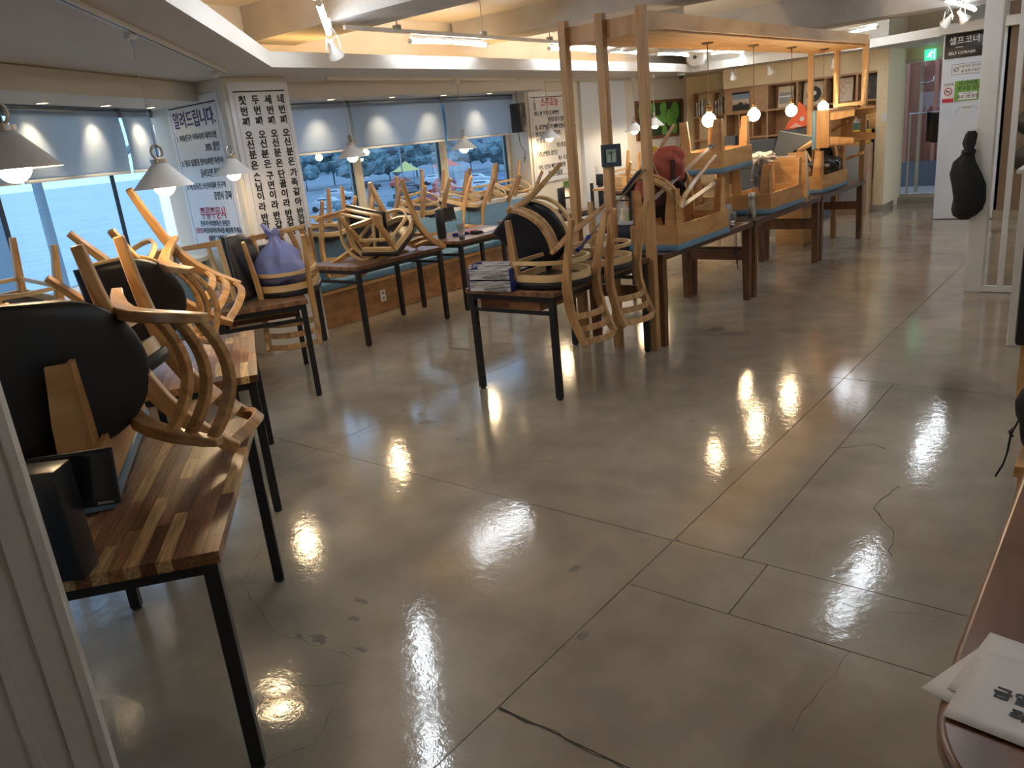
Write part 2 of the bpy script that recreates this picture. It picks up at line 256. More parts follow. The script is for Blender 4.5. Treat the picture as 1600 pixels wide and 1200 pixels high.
# ------------------------------------------------------------------ mesh helpers
def frame_axes(d, up=Vector((0, 0, 1))):
    d = d.normalized(); u = up
    if abs(d.dot(u)) > 0.98: u = Vector((0, 1, 0)) if abs(d.y) < 0.9 else Vector((1, 0, 0))
    s = d.cross(u).normalized(); return s, s.cross(d).normalized()
class MB:
    def __init__(s): s.bm = bmesh.new()
    def box(s, c, d, rot=None, bevel=0.0):
        r = bmesh.ops.create_cube(s.bm, size=1.0); vs = r['verts']
        m = Matrix.Translation(c) @ (rot.to_4x4() if rot else Matrix.Identity(4)) @ Matrix.Diagonal((d[0], d[1], d[2], 1))
        bmesh.ops.transform(s.bm, matrix=m, verts=vs)
        if bevel:
            es = list({e for v in vs for e in v.link_edges})
            bmesh.ops.bevel(s.bm, geom=es, offset=bevel, segments=2, affect='EDGES', profile=0.6)
        return s
    def sweep(s, pts, sec, side=None, close=False, cap=True, scales=None):
        """sweep a closed 2-d section (list of (a, b)) along pts; a is along 'side', b along the other normal"""
        pts = [Vector(p) for p in pts]; n = len(pts); rings = []
        prev = None
        for i, p in enumerate(pts):
            if close: d = pts[(i + 1) % n] - pts[i - 1]
            else: d = pts[min(i + 1, n - 1)] - pts[max(i - 1, 0)]
            d.normalize()
            if side is not None:
                a = Vector(side) - d * Vector(side).dot(d); a.normalize(); b = d.cross(a)
            else:
                if prev is None: a, b = frame_axes(d)
                else: a = (prev - d * prev.dot(d)).normalized(); b = d.cross(a)
                prev = a
            k = scales[i] if scales else 1.0
            rings.append([s.bm.verts.new(p + a * (x * k) + b * (y * k)) for x, y in sec])
        m = len(sec)
        for i in range(n if close else n - 1):
            A, B = rings[i], rings[(i + 1) % n]
            for j in range(m):
                s.bm.faces.new((A[j], A[(j + 1) % m], B[(j + 1) % m], B[j]))
        if cap and not close:
            s.bm.faces.new(rings[0][::-1]); s.bm.faces.new(rings[-1])
        return s
    def tube(s, pts, r, n=8, scales=None, close=False):
        return s.sweep(pts, [(r * cos(2 * pi * k / n), r * sin(2 * pi * k / n)) for k in range(n)], close=close, scales=scales)
    def bar(s, pts, w, h, side=(1, 0, 0), scales=None, close=False):
        return s.sweep(pts, [(-w / 2, -h / 2), (w / 2, -h / 2), (w / 2, h / 2), (-w / 2, h / 2)], side=side, scales=scales, close=close)
    def lathe(s, prof, n=24, c=(0, 0, 0), mat=None):
        rings = []; c = Vector(c); mat = mat or Matrix.Identity(3)
        for r, z in prof:
            if r < 1e-6: rings.append([s.bm.verts.new(c + mat @ Vector((0, 0, z)))])
            else: rings.append([s.bm.verts.new(c + mat @ Vector((r * cos(2 * pi * k / n), r * sin(2 * pi * k / n), z))) for k in range(n)])
        for A, B in zip(rings, rings[1:]):
            for j in range(n):
                k = (j + 1) % n
                if len(A) == 1 and len(B) == 1: continue
                if len(A) == 1: s.bm.faces.new((A[0], B[k], B[j]))
                elif len(B) == 1: s.bm.faces.new((A[j], A[k], B[0]))
                else: s.bm.faces.new((A[j], A[k], B[k], B[j]))
        return s
    def prism(s, poly, z0, z1):
        a = [s.bm.verts.new((x, y, z0)) for x, y in poly]; b = [s.bm.verts.new((x, y, z1)) for x, y in poly]; n = len(poly)
        s.bm.faces.new(a[::-1]); s.bm.faces.new(b)
        for i in range(n): s.bm.faces.new((a[i], a[(i + 1) % n], b[(i + 1) % n], b[i]))
        return s
    def sheet(s, nx, ny, fn, thick=0.0):
        g = [[s.bm.verts.new(fn(i / nx, j / ny)) for j in range(ny + 1)] for i in range(nx + 1)]
        for i in range(nx):
            for j in range(ny): s.bm.faces.new((g[i][j], g[i + 1][j], g[i + 1][j + 1], g[i][j + 1]))
        return s
    def blob(s, c, r, seed=0, amp=0.2, freq=2.0, sub=3):
        q = bmesh.ops.create_icosphere(s.bm, subdivisions=sub, radius=1.0)
        for v in q['verts']:
            k = 1 + amp * noise.noise(v.co * freq + Vector((seed * 7.3, seed * 1.7, 0))); v.co = Vector((v.co.x * r[0] * k + c[0], v.co.y * r[1] * k + c[1], v.co.z * r[2] * k + c[2]))
        return s
    def build(s, name, mat, parent=None, smooth=40, bevel=0.0, loc=None, rot=None, solid=0.0, subsurf=0):
        bmesh.ops.recalc_face_normals(s.bm, faces=s.bm.faces)
        me = bpy.data.meshes.new(name); s.bm.to_mesh(me); s.bm.free()
        for p in me.polygons: p.use_smooth = bool(smooth)
        if smooth: me.set_sharp_from_angle(angle=radians(smooth))
        if mat: me.materials.append(mat)
        o = bpy.data.objects.new(name, me); C.objects.link(o)
        if parent: o.parent = parent
        if loc: o.location = loc
        if rot: o.rotation_euler = rot
        if bevel:
            m = o.modifiers.new('bevel', 'BEVEL'); m.width = bevel; m.segments = 2; m.limit_method = 'ANGLE'
        if solid:
            m = o.modifiers.new('solid', 'SOLIDIFY'); m.thickness = solid
        if subsurf:
            m = o.modifiers.new('sub', 'SUBSURF'); m.levels = subsurf; m.render_levels = subsurf
        return o
def B(c, d, rot=None, bevel=0.0): return MB().box(c, d, rot, bevel)
def tag(o, label=None, cat=None, group=None, kind=None):
    if label: o['label'] = label
    if cat: o['category'] = cat
    if group: o['group'] = group
    if kind: o['kind'] = kind
    return o
def thing(name, label, cat, loc=(0, 0, 0), rot=(0, 0, 0), group=None, kind=None):
    o = bpy.data.objects.new(name, None); C.objects.link(o); o.location = loc; o.rotation_euler = rot; o.empty_display_size = 0.1
    return tag(o, label, cat, group, kind)
def S(o): o['kind'] = 'structure'; return o
def dup(root, loc, rot, label, group=None, scale=None):
    r = root.copy(); C.objects.link(r); r.location = loc; r.rotation_euler = rot; r['label'] = label
    if group: r['group'] = group
    for ch in list(root.children):
        c = ch.copy(); C.objects.link(c); c.parent = r
        for gch in ch.children:
            d = gch.copy(); C.objects.link(d); d.parent = c
    return r
def text(body, size, mat, parent, loc, rot, align='LEFT', bold=0.0, depth=0.001, sx=1.0, name='lettering', shear=0.0):
    cu = bpy.data.curves.new('lettering', 'FONT'); cu.body = body; cu.size = size; cu.align_x = align; cu.align_y = 'CENTER'
    cu.extrude = depth; cu.offset = bold; cu.resolution_u = 2; cu.shear = shear
    o = bpy.data.objects.new('tmp', cu); C.objects.link(o)
    t = bpy.data.objects.new(name, bpy.data.meshes.new('lettering')); C.objects.link(t); t.parent = parent; t.location = loc; t.rotation_euler = rot; t.scale = (sx, 1, 1)
    TEXTS.append((o, t, mat)); return t
TEXTS = []
def bake_texts():
    dg = bpy.context.evaluated_depsgraph_get(); dg.update()
    for o, t, mat in TEXTS:
        me = bpy.data.meshes.new_from_object(o.evaluated_get(dg)); me.materials.clear(); me.materials.append(mat); old = t.data; t.data = me; bpy.data.meshes.remove(old)
    for o, t, mat in TEXTS: bpy.data.objects.remove(o)
    TEXTS.clear()

# ================================================================== SETTING
# ---- floor: concrete slabs between saw-cut joints, on a dark bed
XS = [-9.2, -6.35, -3.91, -1.47, 0.97, 2.7]; YS = [-2.4, 0.31, 2.75, 5.19, 7.63, 10.07, 12.51, 15.2]
fl = S(B((-3.25, 6.4, -0.065), (11.9, 17.6, 0.05)).build('floor', M['joint'], smooth=0))
G = 0.0022
for i in range(len(XS) - 1):
    for j in range(len(YS) - 1):
        cells = [(XS[i], XS[i + 1], YS[j], YS[j + 1])]
        if i == 3 and j == 1: cells = [(XS[3], XS[4], 0.31, 1.53), (XS[3], XS[4], 1.53, 2.36), (XS[3], -1.05, 2.36, 2.75), (-1.05, XS[4], 2.36, 2.75)]
        if i == 3 and j == 2: cells = [(XS[3], -1.16, 2.75, 5.19), (-1.16, XS[4], 2.75, 5.19)]
        for x0, x1, y0, y1 in cells:
            B(((x0 + x1) / 2, (y0 + y1) / 2, -0.02), (x1 - x0 - 2 * G, y1 - y0 - 2 * G, 0.04)).build('slab', M['floor'], fl, smooth=0)
def crack(pts, w=0.0035, seed=1):
    r = random.Random(seed); q = []
    for a, b in zip(pts, pts[1:]):
        n = max(2, int(hypot(b[0] - a[0], b[1] - a[1]) / 0.05))
        for k in range(n): q.append((a[0] + (b[0] - a[0]) * k / n + r.uniform(-.008, .008), a[1] + (b[1] - a[1]) * k / n + r.uniform(-.008, .008)))
    q.append(pts[-1]); m = MB(); prev = None
    for k, (x, y) in enumerate(q):
        ww = w * r.uniform(0.3, 1.0)
        dx, dy = (q[min(k + 1, len(q) - 1)][0] - q[max(k - 1, 0)][0], q[min(k + 1, len(q) - 1)][1] - q[max(k - 1, 0)][1]); l = hypot(dx, dy) or 1
        A = m.bm.verts.new((x - dy / l * ww / 2, y + dx / l * ww / 2, 0.0006)); Bv = m.bm.verts.new((x + dy / l * ww / 2, y - dx / l * ww / 2, 0.0006))
        if prev: m.bm.faces.new((prev[0], prev[1], Bv, A))
        prev = (A, Bv)
    m.build('crack', M['joint'], fl, smooth=0)
crack([(-0.66, 3.03), (-0.70, 3.25), (-0.83, 3.42), (-0.78, 3.7)], 0.006, 2); crack([(-0.80, 3.89), (-0.74, 4.0)], 0.006, 3)
crack([(-1.16, 4.03), (-1.02, 4.15), (-0.95, 4.12)], 0.012, 4); crack([(-2.69, 2.74), (-2.62, 3.1), (-2.35, 3.35)], 0.003, 5)
crack([(-0.66, 1.9), (-0.62, 2.36)], 0.002, 6); crack([(-1.16, 2.66), (-0.7, 2.62), (-0.4, 2.7)], 0.002, 7)
crack([(-2.2, 1.2), (-2.0, 1.35), (-1.86, 1.1), (-1.95, 0.9)], 0.002, 8); crack([(-3.3, 2.0), (-2.95, 1.55), (-2.5, 1.4), (-2.1, 1.45)], 0.0025, 9)
crack([(-0.3, 1.2), (-0.45, 1.35), (-0.52, 1.6)], 0.003, 10); crack([(-3.2, 5.9), (-2.7, 5.95)], 0.01, 12)
crack([(-2.5, 6.8), (-2.0, 6.75), (-1.4, 7.1), (-1.25, 7.9)], 0.008, 13); crack([(-2.1, 4.9), (-1.5, 5.1), (-1.0, 4.9)], 0.004, 14)
crack([(-1.47, 1.53), (-1.25, 1.53), (-1.0, 1.52)], 0.012, 15)

M['patch'] = flat('worn_patch', (0.13, 0.11, 0.085), 0.5, var=.25, bscale=90)
def patch(x, y, rx, ry, seed):
    r = random.Random(seed); m = MB(); n = 26
    vs = [m.bm.verts.new((x + rx * cos(2 * pi * k / n) * r.uniform(.45, 1.0), y + ry * sin(2 * pi * k / n) * r.uniform(.45, 1.0), .0007)) for k in range(n)]
    m.bm.faces.new(vs); m.build('worn_patch', M['patch'], fl, smooth=0)
for k, q in enumerate([(-2.81, 8.26, .10, .07), (-2.55, 8.35, .05, .04), (-2.86, 10.25, .16, .07), (-2.5, 10.3, .14, .05), (-2.80, 6.15, .13, .09), (-2.6, 6.05, .12, .05), (-2.72, 5.98, .05, .03), (-2.15, 5.1, .05, .03), (-1.72, 2.35, .03, .04), (-1.44, 1.98, .03, .04), (-2.35, 1.72, .05, .02), (-2.28, 1.62, .04, .02), (-2.30, 1.46, .06, .03), (-2.38, 1.43, .03, .015),
    (-2.10, 1.50, .04, .015), (-3.6, 3.4, .06, .05), (-3.75, 3.5, .04, .03), (-4.3, 4.4, .14, .05), (-4.6, 4.9, .20, .04), (-1.46, 2.76, .02, .02)]): patch(*q, k)
# ---- walls
PA = Vector((-7.45, 3.95, 0)); AA = atan2(-0.848, 0.53)          # window wall A: local x runs along it, local y into the room
def on_a(s, y, z=0): return (PA.x + cos(AA) * s - sin(AA) * y, PA.y + sin(AA) * s + cos(AA) * y, z)
wl = S(thing('wall_left', 'x', 'x', tuple(PA), (0, 0, AA))); [wl.__delitem__(k) for k in ('label', 'category')]
B((3.3, 0.02, 0.45), (8.0, 0.16, 0.90)).build('wall_base', M['cream'], wl, smooth=0)
B((3.3, 0.16, 0.91), (8.0, 0.50, 0.04)).build('window_ledge', M['white'], wl, smooth=0)
B((3.3, 0.30, 2.37), (8.0, 0.90, 0.15)).build('bulkhead', M['soffit'], wl, smooth=0)
B((3.3, -0.06, 2.62), (8.0, 0.12, 0.7)).build('wall_head', M['cream'], wl, smooth=0)
wb = S(thing('wall_back', 'x', 'x')); [wb.__delitem__(k) for k in ('label', 'category')]
B((-7.3, 7.1, 0.45), (0.5, 4.72, 0.90)).build('wall_base', M['cream'], wb, smooth=0)
B((-7.29, 7.1, 0.91), (0.56, 4.72, 0.04)).build('window_ledge', M['white'], wb, smooth=0)
B((-7.15, 7.1, 2.375), (0.80, 4.74, 0.15)).build('bulkhead', M['soffit'], wb, smooth=0)
B((-7.56, 7.1, 2.62), (0.12, 4.72, 0.7)).build('wall_head', M['cream'], wb, smooth=0)
# poster pillar between the two window walls
S(B((-6.90, 4.45, 1.225), (1.24, 0.66, 2.45)).build('wall_corner', M['cream'], smooth=0, bevel=0.004))
# wall that carries the third poster and the apple picture
S(B((-7.32, 11.975, 1.5), (0.44, 5.05, 3.1)).build('wall_far', M['cream'], smooth=0))
S(B((-7.08, 11.48, 1.21), (0.06, 1.34, 2.42)).build('wall_pier', M['coolwhite'], smooth=0, bevel=0.004))
S(B((-6.6, 14.6, 1.5), (1.3, 0.2, 3.1)).build('wall_return', M['yellow'], smooth=0))
S(B((-4.75, 14.35, 1.5), (2.64, 0.2, 3.1)).build('wall_end', M['yellow'], smooth=0))      # behind the bookcase
S(B((-4.75, 14.0, 2.62), (2.64, 0.36, 0.96)).build('wall_end', M['yellow'], smooth=0))   # above the bookcase
S(B((-3.46, 14.33, 1.5), (0.16, 1.10, 3.1)).build('wall_jamb', M['yellow'], smooth=0))
S(B((-3.47, 14.1, 0.05), (0.19, 0.66, 0.10)).build('baseboard_jamb', M['floor'], smooth=0))
S(B((-3.1, 14.95, 2.70), (1.0, 0.16, 0.9)).build('wall_end', M['yellow'], smooth=0))       # over the door
S(B((-3.0, 14.88, 0.05), (1.1, 0.34, 0.10)).build('door_step', M['floor'], smooth=0))
S(B((-2.05, 12.92, 1.24), (0.78, 0.4, 2.46)).build('wall_white', M['coolwhite'], smooth=0, bevel=0.004))
S(B((0.45, 12.92, 1.3), (4.3, 0.4, 2.9)).build('wall_brown', M['brownwall'], smooth=0))
S(B((0.45, 12.70, 0.06), (4.3, 0.05, 0.12)).build('baseboard_brown', M['floor'], smooth=0))
S(B((2.75, 5.3, 1.5), (0.2, 15.4, 3.1)).build('wall_right', M['cream'], smooth=0))
S(B((-1.0, -2.45, 1.5), (7.6, 0.2, 3.1)).build('wall_front', M['cream'], smooth=0))
S(B((-2.3, 15.6, 1.5), (0.8, 1.2, 3.1)).build('wall_end', M['cream'], smooth=0))
# ---- ceiling, beams, soffits
S(B((-2.9, 6.4, 3.10), (12.2, 18.0, 0.1)).build('ceiling', M['ceil'], smooth=0))
def beam(c, d, rz=0, seed=0):
    m = MB(); nx = 40
    m.box((0, 0, 0), d); bmesh.ops.subdivide_edges(m.bm, edges=m.bm.edges[:], cuts=3)
    o = m.build('ceiling_beam', M['concrete'], smooth=0, loc=c, rot=(0, 0, rz)); return S(o)
beam((-2.8, 4.86, 2.90), (7.6, 0.56, 0.30)); beam((-2.8, 7.75, 2.93), (7.6, 0.5, 0.24)); beam((-2.6, 11.3, 2.86), (7.0, 0.55, 0.38)); beam((0.4, 5.0, 2.9), (0.5, 13, 0.3)); beam((-2.8, 1.9, 2.90), (7.0, 0.5, 0.3))
def soffit(poly, nm='ceiling_soffit'):
    return S(MB().prism(poly, 2.45, 2.57).build(nm, M['soffit'], smooth=0))
soffit([(-5.64, 4.19), (-0.2, -1.08), (-0.2, -2.4), (-4.2, -2.4), (-7.7, 3.6), (-7.7, 4.10)])
soffit([(-5.64, 4.19), (-7.7, 4.10), (-7.7, 14.6), (-6.3, 14.6), (-6.3, 13.1), (-6.19, 12.39)])
soffit([(-6.3, 13.1), (-6.3, 14.9), (-2.46, 14.9), (-2.46, 12.72), (-3.5, 13.2)])
soffit([(-2.46, 12.50), (-2.46, 13.1), (2.7, 13.1), (2.7, 12.50)])
# cove walls behind the light strips
def cove(a, b, off, h=2.57, mat='ceil'):
    a = Vector((*a, 0)); b = Vector((*b, 0)); d = (b - a).normalized(); n = Vector((-d.y, d.x, 0)) * off
    c = (a + b) / 2 + n; return S(B((0, 0, 0), ((b - a).length + abs(off), 0.08, 0.50)).build('cove_wall', M[mat], smooth=0, loc=(c.x, c.y, 2.81), rot=(0, 0, atan2(d.y, d.x))))
cove((-0.2, -1.08), (-5.64, 4.19), 0.75); cove((-5.64, 4.19), (-6.19, 12.6), 0.85); cove((-6.3, 13.1), (-3.5, 13.2), 0.35, mat='cream')
for (a, b, off) in (((-1.2, -0.1), (-5.75, 4.30), 0.34), ((-5.95, 4.40), (-6.42, 12.2), 0.10)):
    a = Vector((*a, 0)); b = Vector((*b, 0)); d = (b - a).normalized(); c = (a + b) / 2 + Vector((-d.y, d.x, 0)) * off
    tag(B((0, 0, 0), ((b - a).length - 0.1, 0.03, 0.02)).build('led_strip', M['led'], smooth=0, loc=(c.x, c.y, 2.585), rot=(0, 0, atan2(d.y, d.x))),
        'warm light strip lying in the ceiling cove ' + ('along the near slanting window wall' if b.y < 5 else 'above the far window wall'), 'light strip')

# ---- windows
def window(nm, root, seams, length, x0, framed):
    w = thing(nm, 'x', 'x'); del w['label']; del w['category']; S(w); w.location = root.location; w.rotation_euler = root.rotation_euler
    return w
w1 = window('window_1', wl, None, 0, 0, 0)
edges = [-0.05, 0.63, 2.03, 3.43, 4.83, 6.23, 7.2]
for a, b in zip(edges, edges[1:]):
    B(((a + b) / 2, 0.0, 1.6), (b - a - 0.014, 0.012, 1.36)).build('pane', M['glassA'], w1, smooth=0)
for e in edges[1:-1]: B((e, 0.0, 1.6), (0.018, 0.03, 1.36)).build('seam', M['blk'], w1, smooth=0)
B((3.4, 0.0, 2.26), (7.3, 0.05, 0.05)).build('head_frame', M['frame'], w1, smooth=0)
w2 = thing('window_2', 'x', 'x'); del w2['label']; del w2['category']; S(w2)
ys = [4.78, 6.51, 8.02, 9.45]
for a, b in zip(ys, ys[1:]):
    B((-7.5, (a + b) / 2, 1.6), (0.012, b - a - 0.12, 1.30)).build('pane', M['glassA'], w2, smooth=0)
    for y in (a + 0.065, b - 0.065): B((-7.49, y, 1.6), (0.03, 0.012, 1.34)).build('gasket', M['blk'], w2, smooth=0)
for y in ys: B((-7.5, y, 1.6), (0.10, 0.12, 1.40)).build('mullion', M['frame'], w2, smooth=0, bevel=0.004)
B((-7.5, 7.1, 0.955), (0.10, 4.7, 0.05)).build('sill_frame', M['frame'], w2, smooth=0); B((-7.5, 7.1, 2.27), (0.10, 4.7, 0.06)).build('head_frame', M['frame'], w2, smooth=0)
# roller blinds
def blind(root, x0, x1, y, label, ztop=2.245, zbot=1.765):
    c = (x0 + x1) / 2; w = x1 - x0
    t = thing('roller_blind', label, 'blind', tuple(root), (0, 0, 0), 'roller blinds over the windows')
    t.location = root
    return t, c, w
def blind_parts(t, w):
    m = MB()
    m.sheet(2, 24, lambda u, v: ((u - .5) * w, 0.012 * sin(v * 3) , -0.02 - v * 0.455)); m.build('blind_cloth', M['blind'], t, solid=0.002)
    MB().tube([(-w / 2 - .01, -0.03, 0.0), (w / 2 + .01, -0.03, 0.0)], 0.028, 14).build('roller', M['blind'], t)
    B((0, 0.0, -0.485), (w, 0.012, 0.022)).build('bottom_bar', M['white'], t, bevel=0.003)
    for s in (-1, 1): B((s * (w / 2 + .012), -0.02, 0.01), (0.012, 0.07, 0.075)).build('bracket', M['concgrey'], t, bevel=0.004)
for k, (a, b, lb) in enumerate([(-0.0, 0.50, 'narrow cream roller blind beside the first poster pillar'), (0.52, 1.90, 'cream roller blind behind the second window pendant lamp'), (1.92, 3.30, 'cream roller blind behind the nearest pendant lamp at the left edge'), (3.32, 4.7, 'cream roller blind just beyond the left edge of the photo')]):
    t = thing('roller_blind', lb, 'blind', on_a((a + b) / 2, 0.13, 2.25), (0, 0, AA), 'roller blinds over the windows'); blind_parts(t, b - a - 0.03)
for a, b, lb in ((4.95, 6.36, 'cream roller blind right of the tall hand-lettered poster'), (6.38, 7.93, 'cream roller blind over the middle pane of the far windows'), (7.95, 9.40, 'cream roller blind left of the hanging black speaker')):
    t = thing('roller_blind', lb, 'blind', (-7.30, (a + b) / 2, 2.25), (0, 0, -pi / 2), 'roller blinds over the windows'); blind_parts(t, b - a - 0.03)
MB().tube([(-7.30, 4.9, 2.285), (-7.30, 9.4, 2.285)], 0.012, 8).build('blind_rail', M['steel'], wb)
MB().tube([(0.0, 0.13, 2.29), (7.0, 0.13, 2.29)], 0.012, 8).build('blind_rail', M['steel'], wl)
# small recessed downlights over the blinds
def downlight(p, to, lb):
    t = thing('downlight', lb, 'light', p, (0, 0, 0), 'recessed downlights over the blinds')
    MB().lathe([(0.048, 0.0), (0.048, -0.006), (0.036, -0.006), (0.034, 0.002)], 20).build('trim_ring', M['white'], t)
    MB().lathe([(0, 0.001), (0.034, 0.001)], 20).build('lens', M['down'], t)
    l = bpy.data.lights.new('downlight_lamp', 'SPOT'); l.energy = 13; l.spot_size = radians(74); l.spot_blend = 1.0; l.color = (1, 0.86, 0.62); l.shadow_soft_size = 0.02
    o = bpy.data.objects.new('downlight_lamp', l); C.objects.link(o); o.parent = t; o.location = (0, 0, -0.012)
    d = Vector(to); o.rotation_euler = d.to_track_quat('-Z', 'Y').to_euler()
nA = Vector((-sin(AA), cos(AA), 0))
for s, w_ in ((0.28, 'above the narrow blind by the first poster'), (0.95, 'right of two above the blind by the second window pendant'), (1.72, 'left of two above the blind by the second window pendant'), (2.6, 'above the leftmost blind')):
    downlight(on_a(s, 0.30, 2.294), -nA * 0.42 + Vector((0, 0, -1)), 'small recessed downlight ' + w_)
for y, w_ in ((5.88, 'above the blind next to the tall lettered poster'), (6.78, 'left of two above the middle far blind'), (7.66, 'right of two above the middle far blind'), (8.55, 'above the blind left of the speaker')):
    downlight((-7.0, y, 2.299), (-0.50, 0, -1), 'small recessed downlight ' + w_)

# ---- door to the lane
d1 = thing('door_1', 'x', 'x', (-3.10, 14.86, 0.10)); del d1['label']; del d1['category']; S(d1)
for x in (-0.36, 0.36): B((x, 0, 1.08), (0.05, 0.06, 2.16)).build('door_stile', M['alu'], d1, smooth=0)
for z in (0.02, 2.14): B((0, 0, z), (0.72, 0.06, 0.05)).build('door_rail', M['alu'], d1, smooth=0)
B((0, 0.01, 1.08), (0.68, 0.012, 2.08)).build('pane', M['clear'], d1, smooth=0)
MB().tube([(-0.31, -0.05, 0.15), (-0.31, -0.05, 2.0)], 0.014, 8).build('door_handle', M['steel'], d1)
tag(B((-3.44, 14.90, 1.2), (0.05, 0.10, 2.4)).build('trim_1', M['concgrey'], smooth=0), kind='structure')

# ---- light room lamps -------------------------------------------------------
def tube_light(a, b, label, track=None):
    a = Vector(a); b = Vector(b); d = b - a; c = (a + b) / 2; L_ = d.length
    t = thing('tube_light', label, 'light', tuple(c), (0, 0, atan2(d.y, d.x)), 'linear tube lights on the ceiling tracks')
    MB().tube([(-L_ / 2, 0, 0), (L_ / 2, 0, 0)], 0.021, 12).build('tube', M['tube'], t)
    B((0, 0, 0.032), (L_ * 0.98, 0.035, 0.024)).build('batten', M['white'], t, bevel=0.003)
    for s in (-1, 1): MB().tube([(s * L_ / 2, 0, 0), (s * (L_ / 2 + 0.02), 0, 0)], 0.023, 12).build('end_cap', M['white'], t)
TZ = 2.66
tube_light((-4.28, 3.62, TZ), (-5.28, 4.52, TZ), 'white tube light at the corner of the track above the small spotlight')
tube_light((-3.2, 2.62, TZ), (-4.1, 3.44, TZ), 'white tube light further along the near track, mostly above the photo')
tube_light((-5.52, 5.68, TZ), (-5.60, 6.85, TZ), 'long white tube light in the middle of the far window track')
tube_light((-5.70, 8.15, TZ), (-5.76, 9.30, TZ), 'white tube light behind the two front left pergola posts')
tube_light((-5.80, 9.5, TZ), (-5.84, 10.5, TZ), 'white tube light seen behind the middle pergola post')
tube_light((-5.88, 11.1, TZ), (-5.93, 12.2, TZ), 'white tube light just right of the front right pergola post')
tube_light((-5.70, 12.55, TZ), (-5.45, 13.05, TZ), 'short white tube light beside the hanging round bulb')
tube_light((-3.75, 12.9, TZ), (-3.2, 12.35, TZ), 'white tube light beyond the far end of the pergola')
tube_light((-1.80, 6.3, TZ), (-1.80, 7.6, TZ), 'white tube light over the aisle, above the photo')
tube_light((-1.96, 10.1, TZ), (-1.98, 12.0, TZ), 'white tube light beside the twin spotlights over the aisle')
tube_light((-0.6, 2.6, TZ), (-0.6, 3.8, TZ), 'white tube light over the near aisle, above the photo')
for k, (x, y) in enumerate(((1.2, 1.0), (1.2, 5.0), (1.2, 9.0), (-1.8, -1.2))):  # unseen fill tubes, added to brighten the room
    tube_light((x, y, TZ), (x, y + 1.2, TZ), 'unseen fill tube light behind or right of the camera, %s' % ['beside it', 'two rows on', 'far down the room', 'over the entrance'][k])
def track(pts, label, mat='white', hang=True):
    t = thing('light_track', label, 'track'); m = MB()
    for a, b in zip(pts, pts[1:]): m.bar([a, b], 0.035, 0.03, side=(0, 0, 1))
    m.build('rail', M[mat], t, smooth=0)
    if hang:
        for a, b in zip(pts, pts[1:]):
            n = max(1, int((Vector(b) - Vector(a)).length / 1.3))
            for k in range(n):
                p = Vector(a).lerp(Vector(b), (k + 0.5) / n); MB().tube([(p.x, p.y, p.z), (p.x, p.y, 3.05)], 0.006, 6).build('hanger', M['concgrey'], t)
                B((p.x, p.y, p.z + 0.03), (0.06, 0.05, 0.035)).build('clamp', M['concgrey'], t, smooth=0)
    return t
track([(-2.5, 2.0, TZ + .06), (-5.12, 4.38, TZ + .06)], 'near ceiling track running toward the small spotlight')
track([(-5.35, 4.75, TZ + .06), (-5.95, 12.6, TZ + .06), (-5.2, 13.3, TZ + .06), (-3.2, 12.3, TZ + .06)], 'long white ceiling track above the far windows and bookcase')
track([(-1.9, 5.6, TZ + .06), (-1.98, 12.3, TZ + .06)], 'white ceiling track over the right aisle')
track([(-2.2, 0.45, 2.44), (-3.56, 1.73, 2.44), (-5.80, 3.86, 2.44)], 'thin track with a black slot in the near window soffit', 'white', False)
tr = MB(); tr.bar([(-2.2, 0.45, 2.424), (-5.80, 3.86, 2.424)], 0.004, 0.014, side=(0, 0, 1)); tr.build('slot', M['blk'], bpy.data.objects['light_track.003'], smooth=0)
track([(-6.33, 5.3, 2.44), (-7.2, 12.4, 2.44)], 'thin white track in the soffit above the far windows', 'white', False)

# ---- cone pendants
def make_pendant(loc, label, ztop=2.43):
    t = thing('pendant_lamp', label, 'lamp', loc, (0, 0, 0), 'white cone pendant lamps along the windows')
    h = ztop - loc[2]
    MB().lathe([(0.035, 0.125), (0.155, 0.0), (0.157, -0.002), (0.152, 0.0), (0.036, 0.118)], 40).build('lamp_shade', M['shade'], t)
    MB().lathe([(0, 0.145), (0.042, 0.145), (0.042, 0.125), (0.036, 0.123), (0, 0.123)], 28).build('collar', M['nickel'], t)
    MB().tube([(0, 0.030 * sin(a), 0.182 + 0.034 * cos(a)) for a in [2 * pi * k / 20 for k in range(20)]], 0.007, 8, close=True).build('ring', M['nickel'], t)
    MB().tube([(0, 0, 0.148), (0, 0, 0.216)], 0.006, 8).build('stem', M['nickel'], t)
    MB().tube([(0, 0, 0.215), (0, 0, h)], 0.004, 6).build('cord', M['white'], t)
    B((0, 0, h - 0.005), (0.05, 0.05, 0.05)).build('track_adapter', M['white'], t, bevel=0.004)
    MB().lathe([(0, -0.048)] + [(0.056 * sin(a), 0.008 - 0.056 * cos(a)) for a in [pi * k / 12 for k in range(1, 11)]], 24).build('bulb', M['bulbw'], t)
    return t
p0 = make_pendant((-4.17, 2.27, 1.665), 'white cone pendant hanging in front of the near window seams')
PEND = [((-3.10, 1.16, 1.805), 'nearest white cone pendant, cut by the left edge of the photo'), ((-5.83, 3.78, 1.665), 'white cone pendant hanging in front of the first notice poster'),
        ((-6.45, 5.58, 1.69), 'white cone pendant over the tables right of the tall poster'), ((-6.55, 7.42, 1.645), 'white cone pendant before the far window, above the row of upturned chairs'),
        ((-6.76, 9.49, 1.65), 'white cone pendant in front of the red-titled poster'), ((-6.45, 11.35, 1.615), 'white cone pendant between the middle and right front pergola posts'),
        ((-6.50, 12.1, 1.66), 'white cone pendant in front of the apple picture')]
for loc, lb in PEND:
    r = dup(p0, loc, (0, 0, rnd.uniform(0, 0.5)), lb)
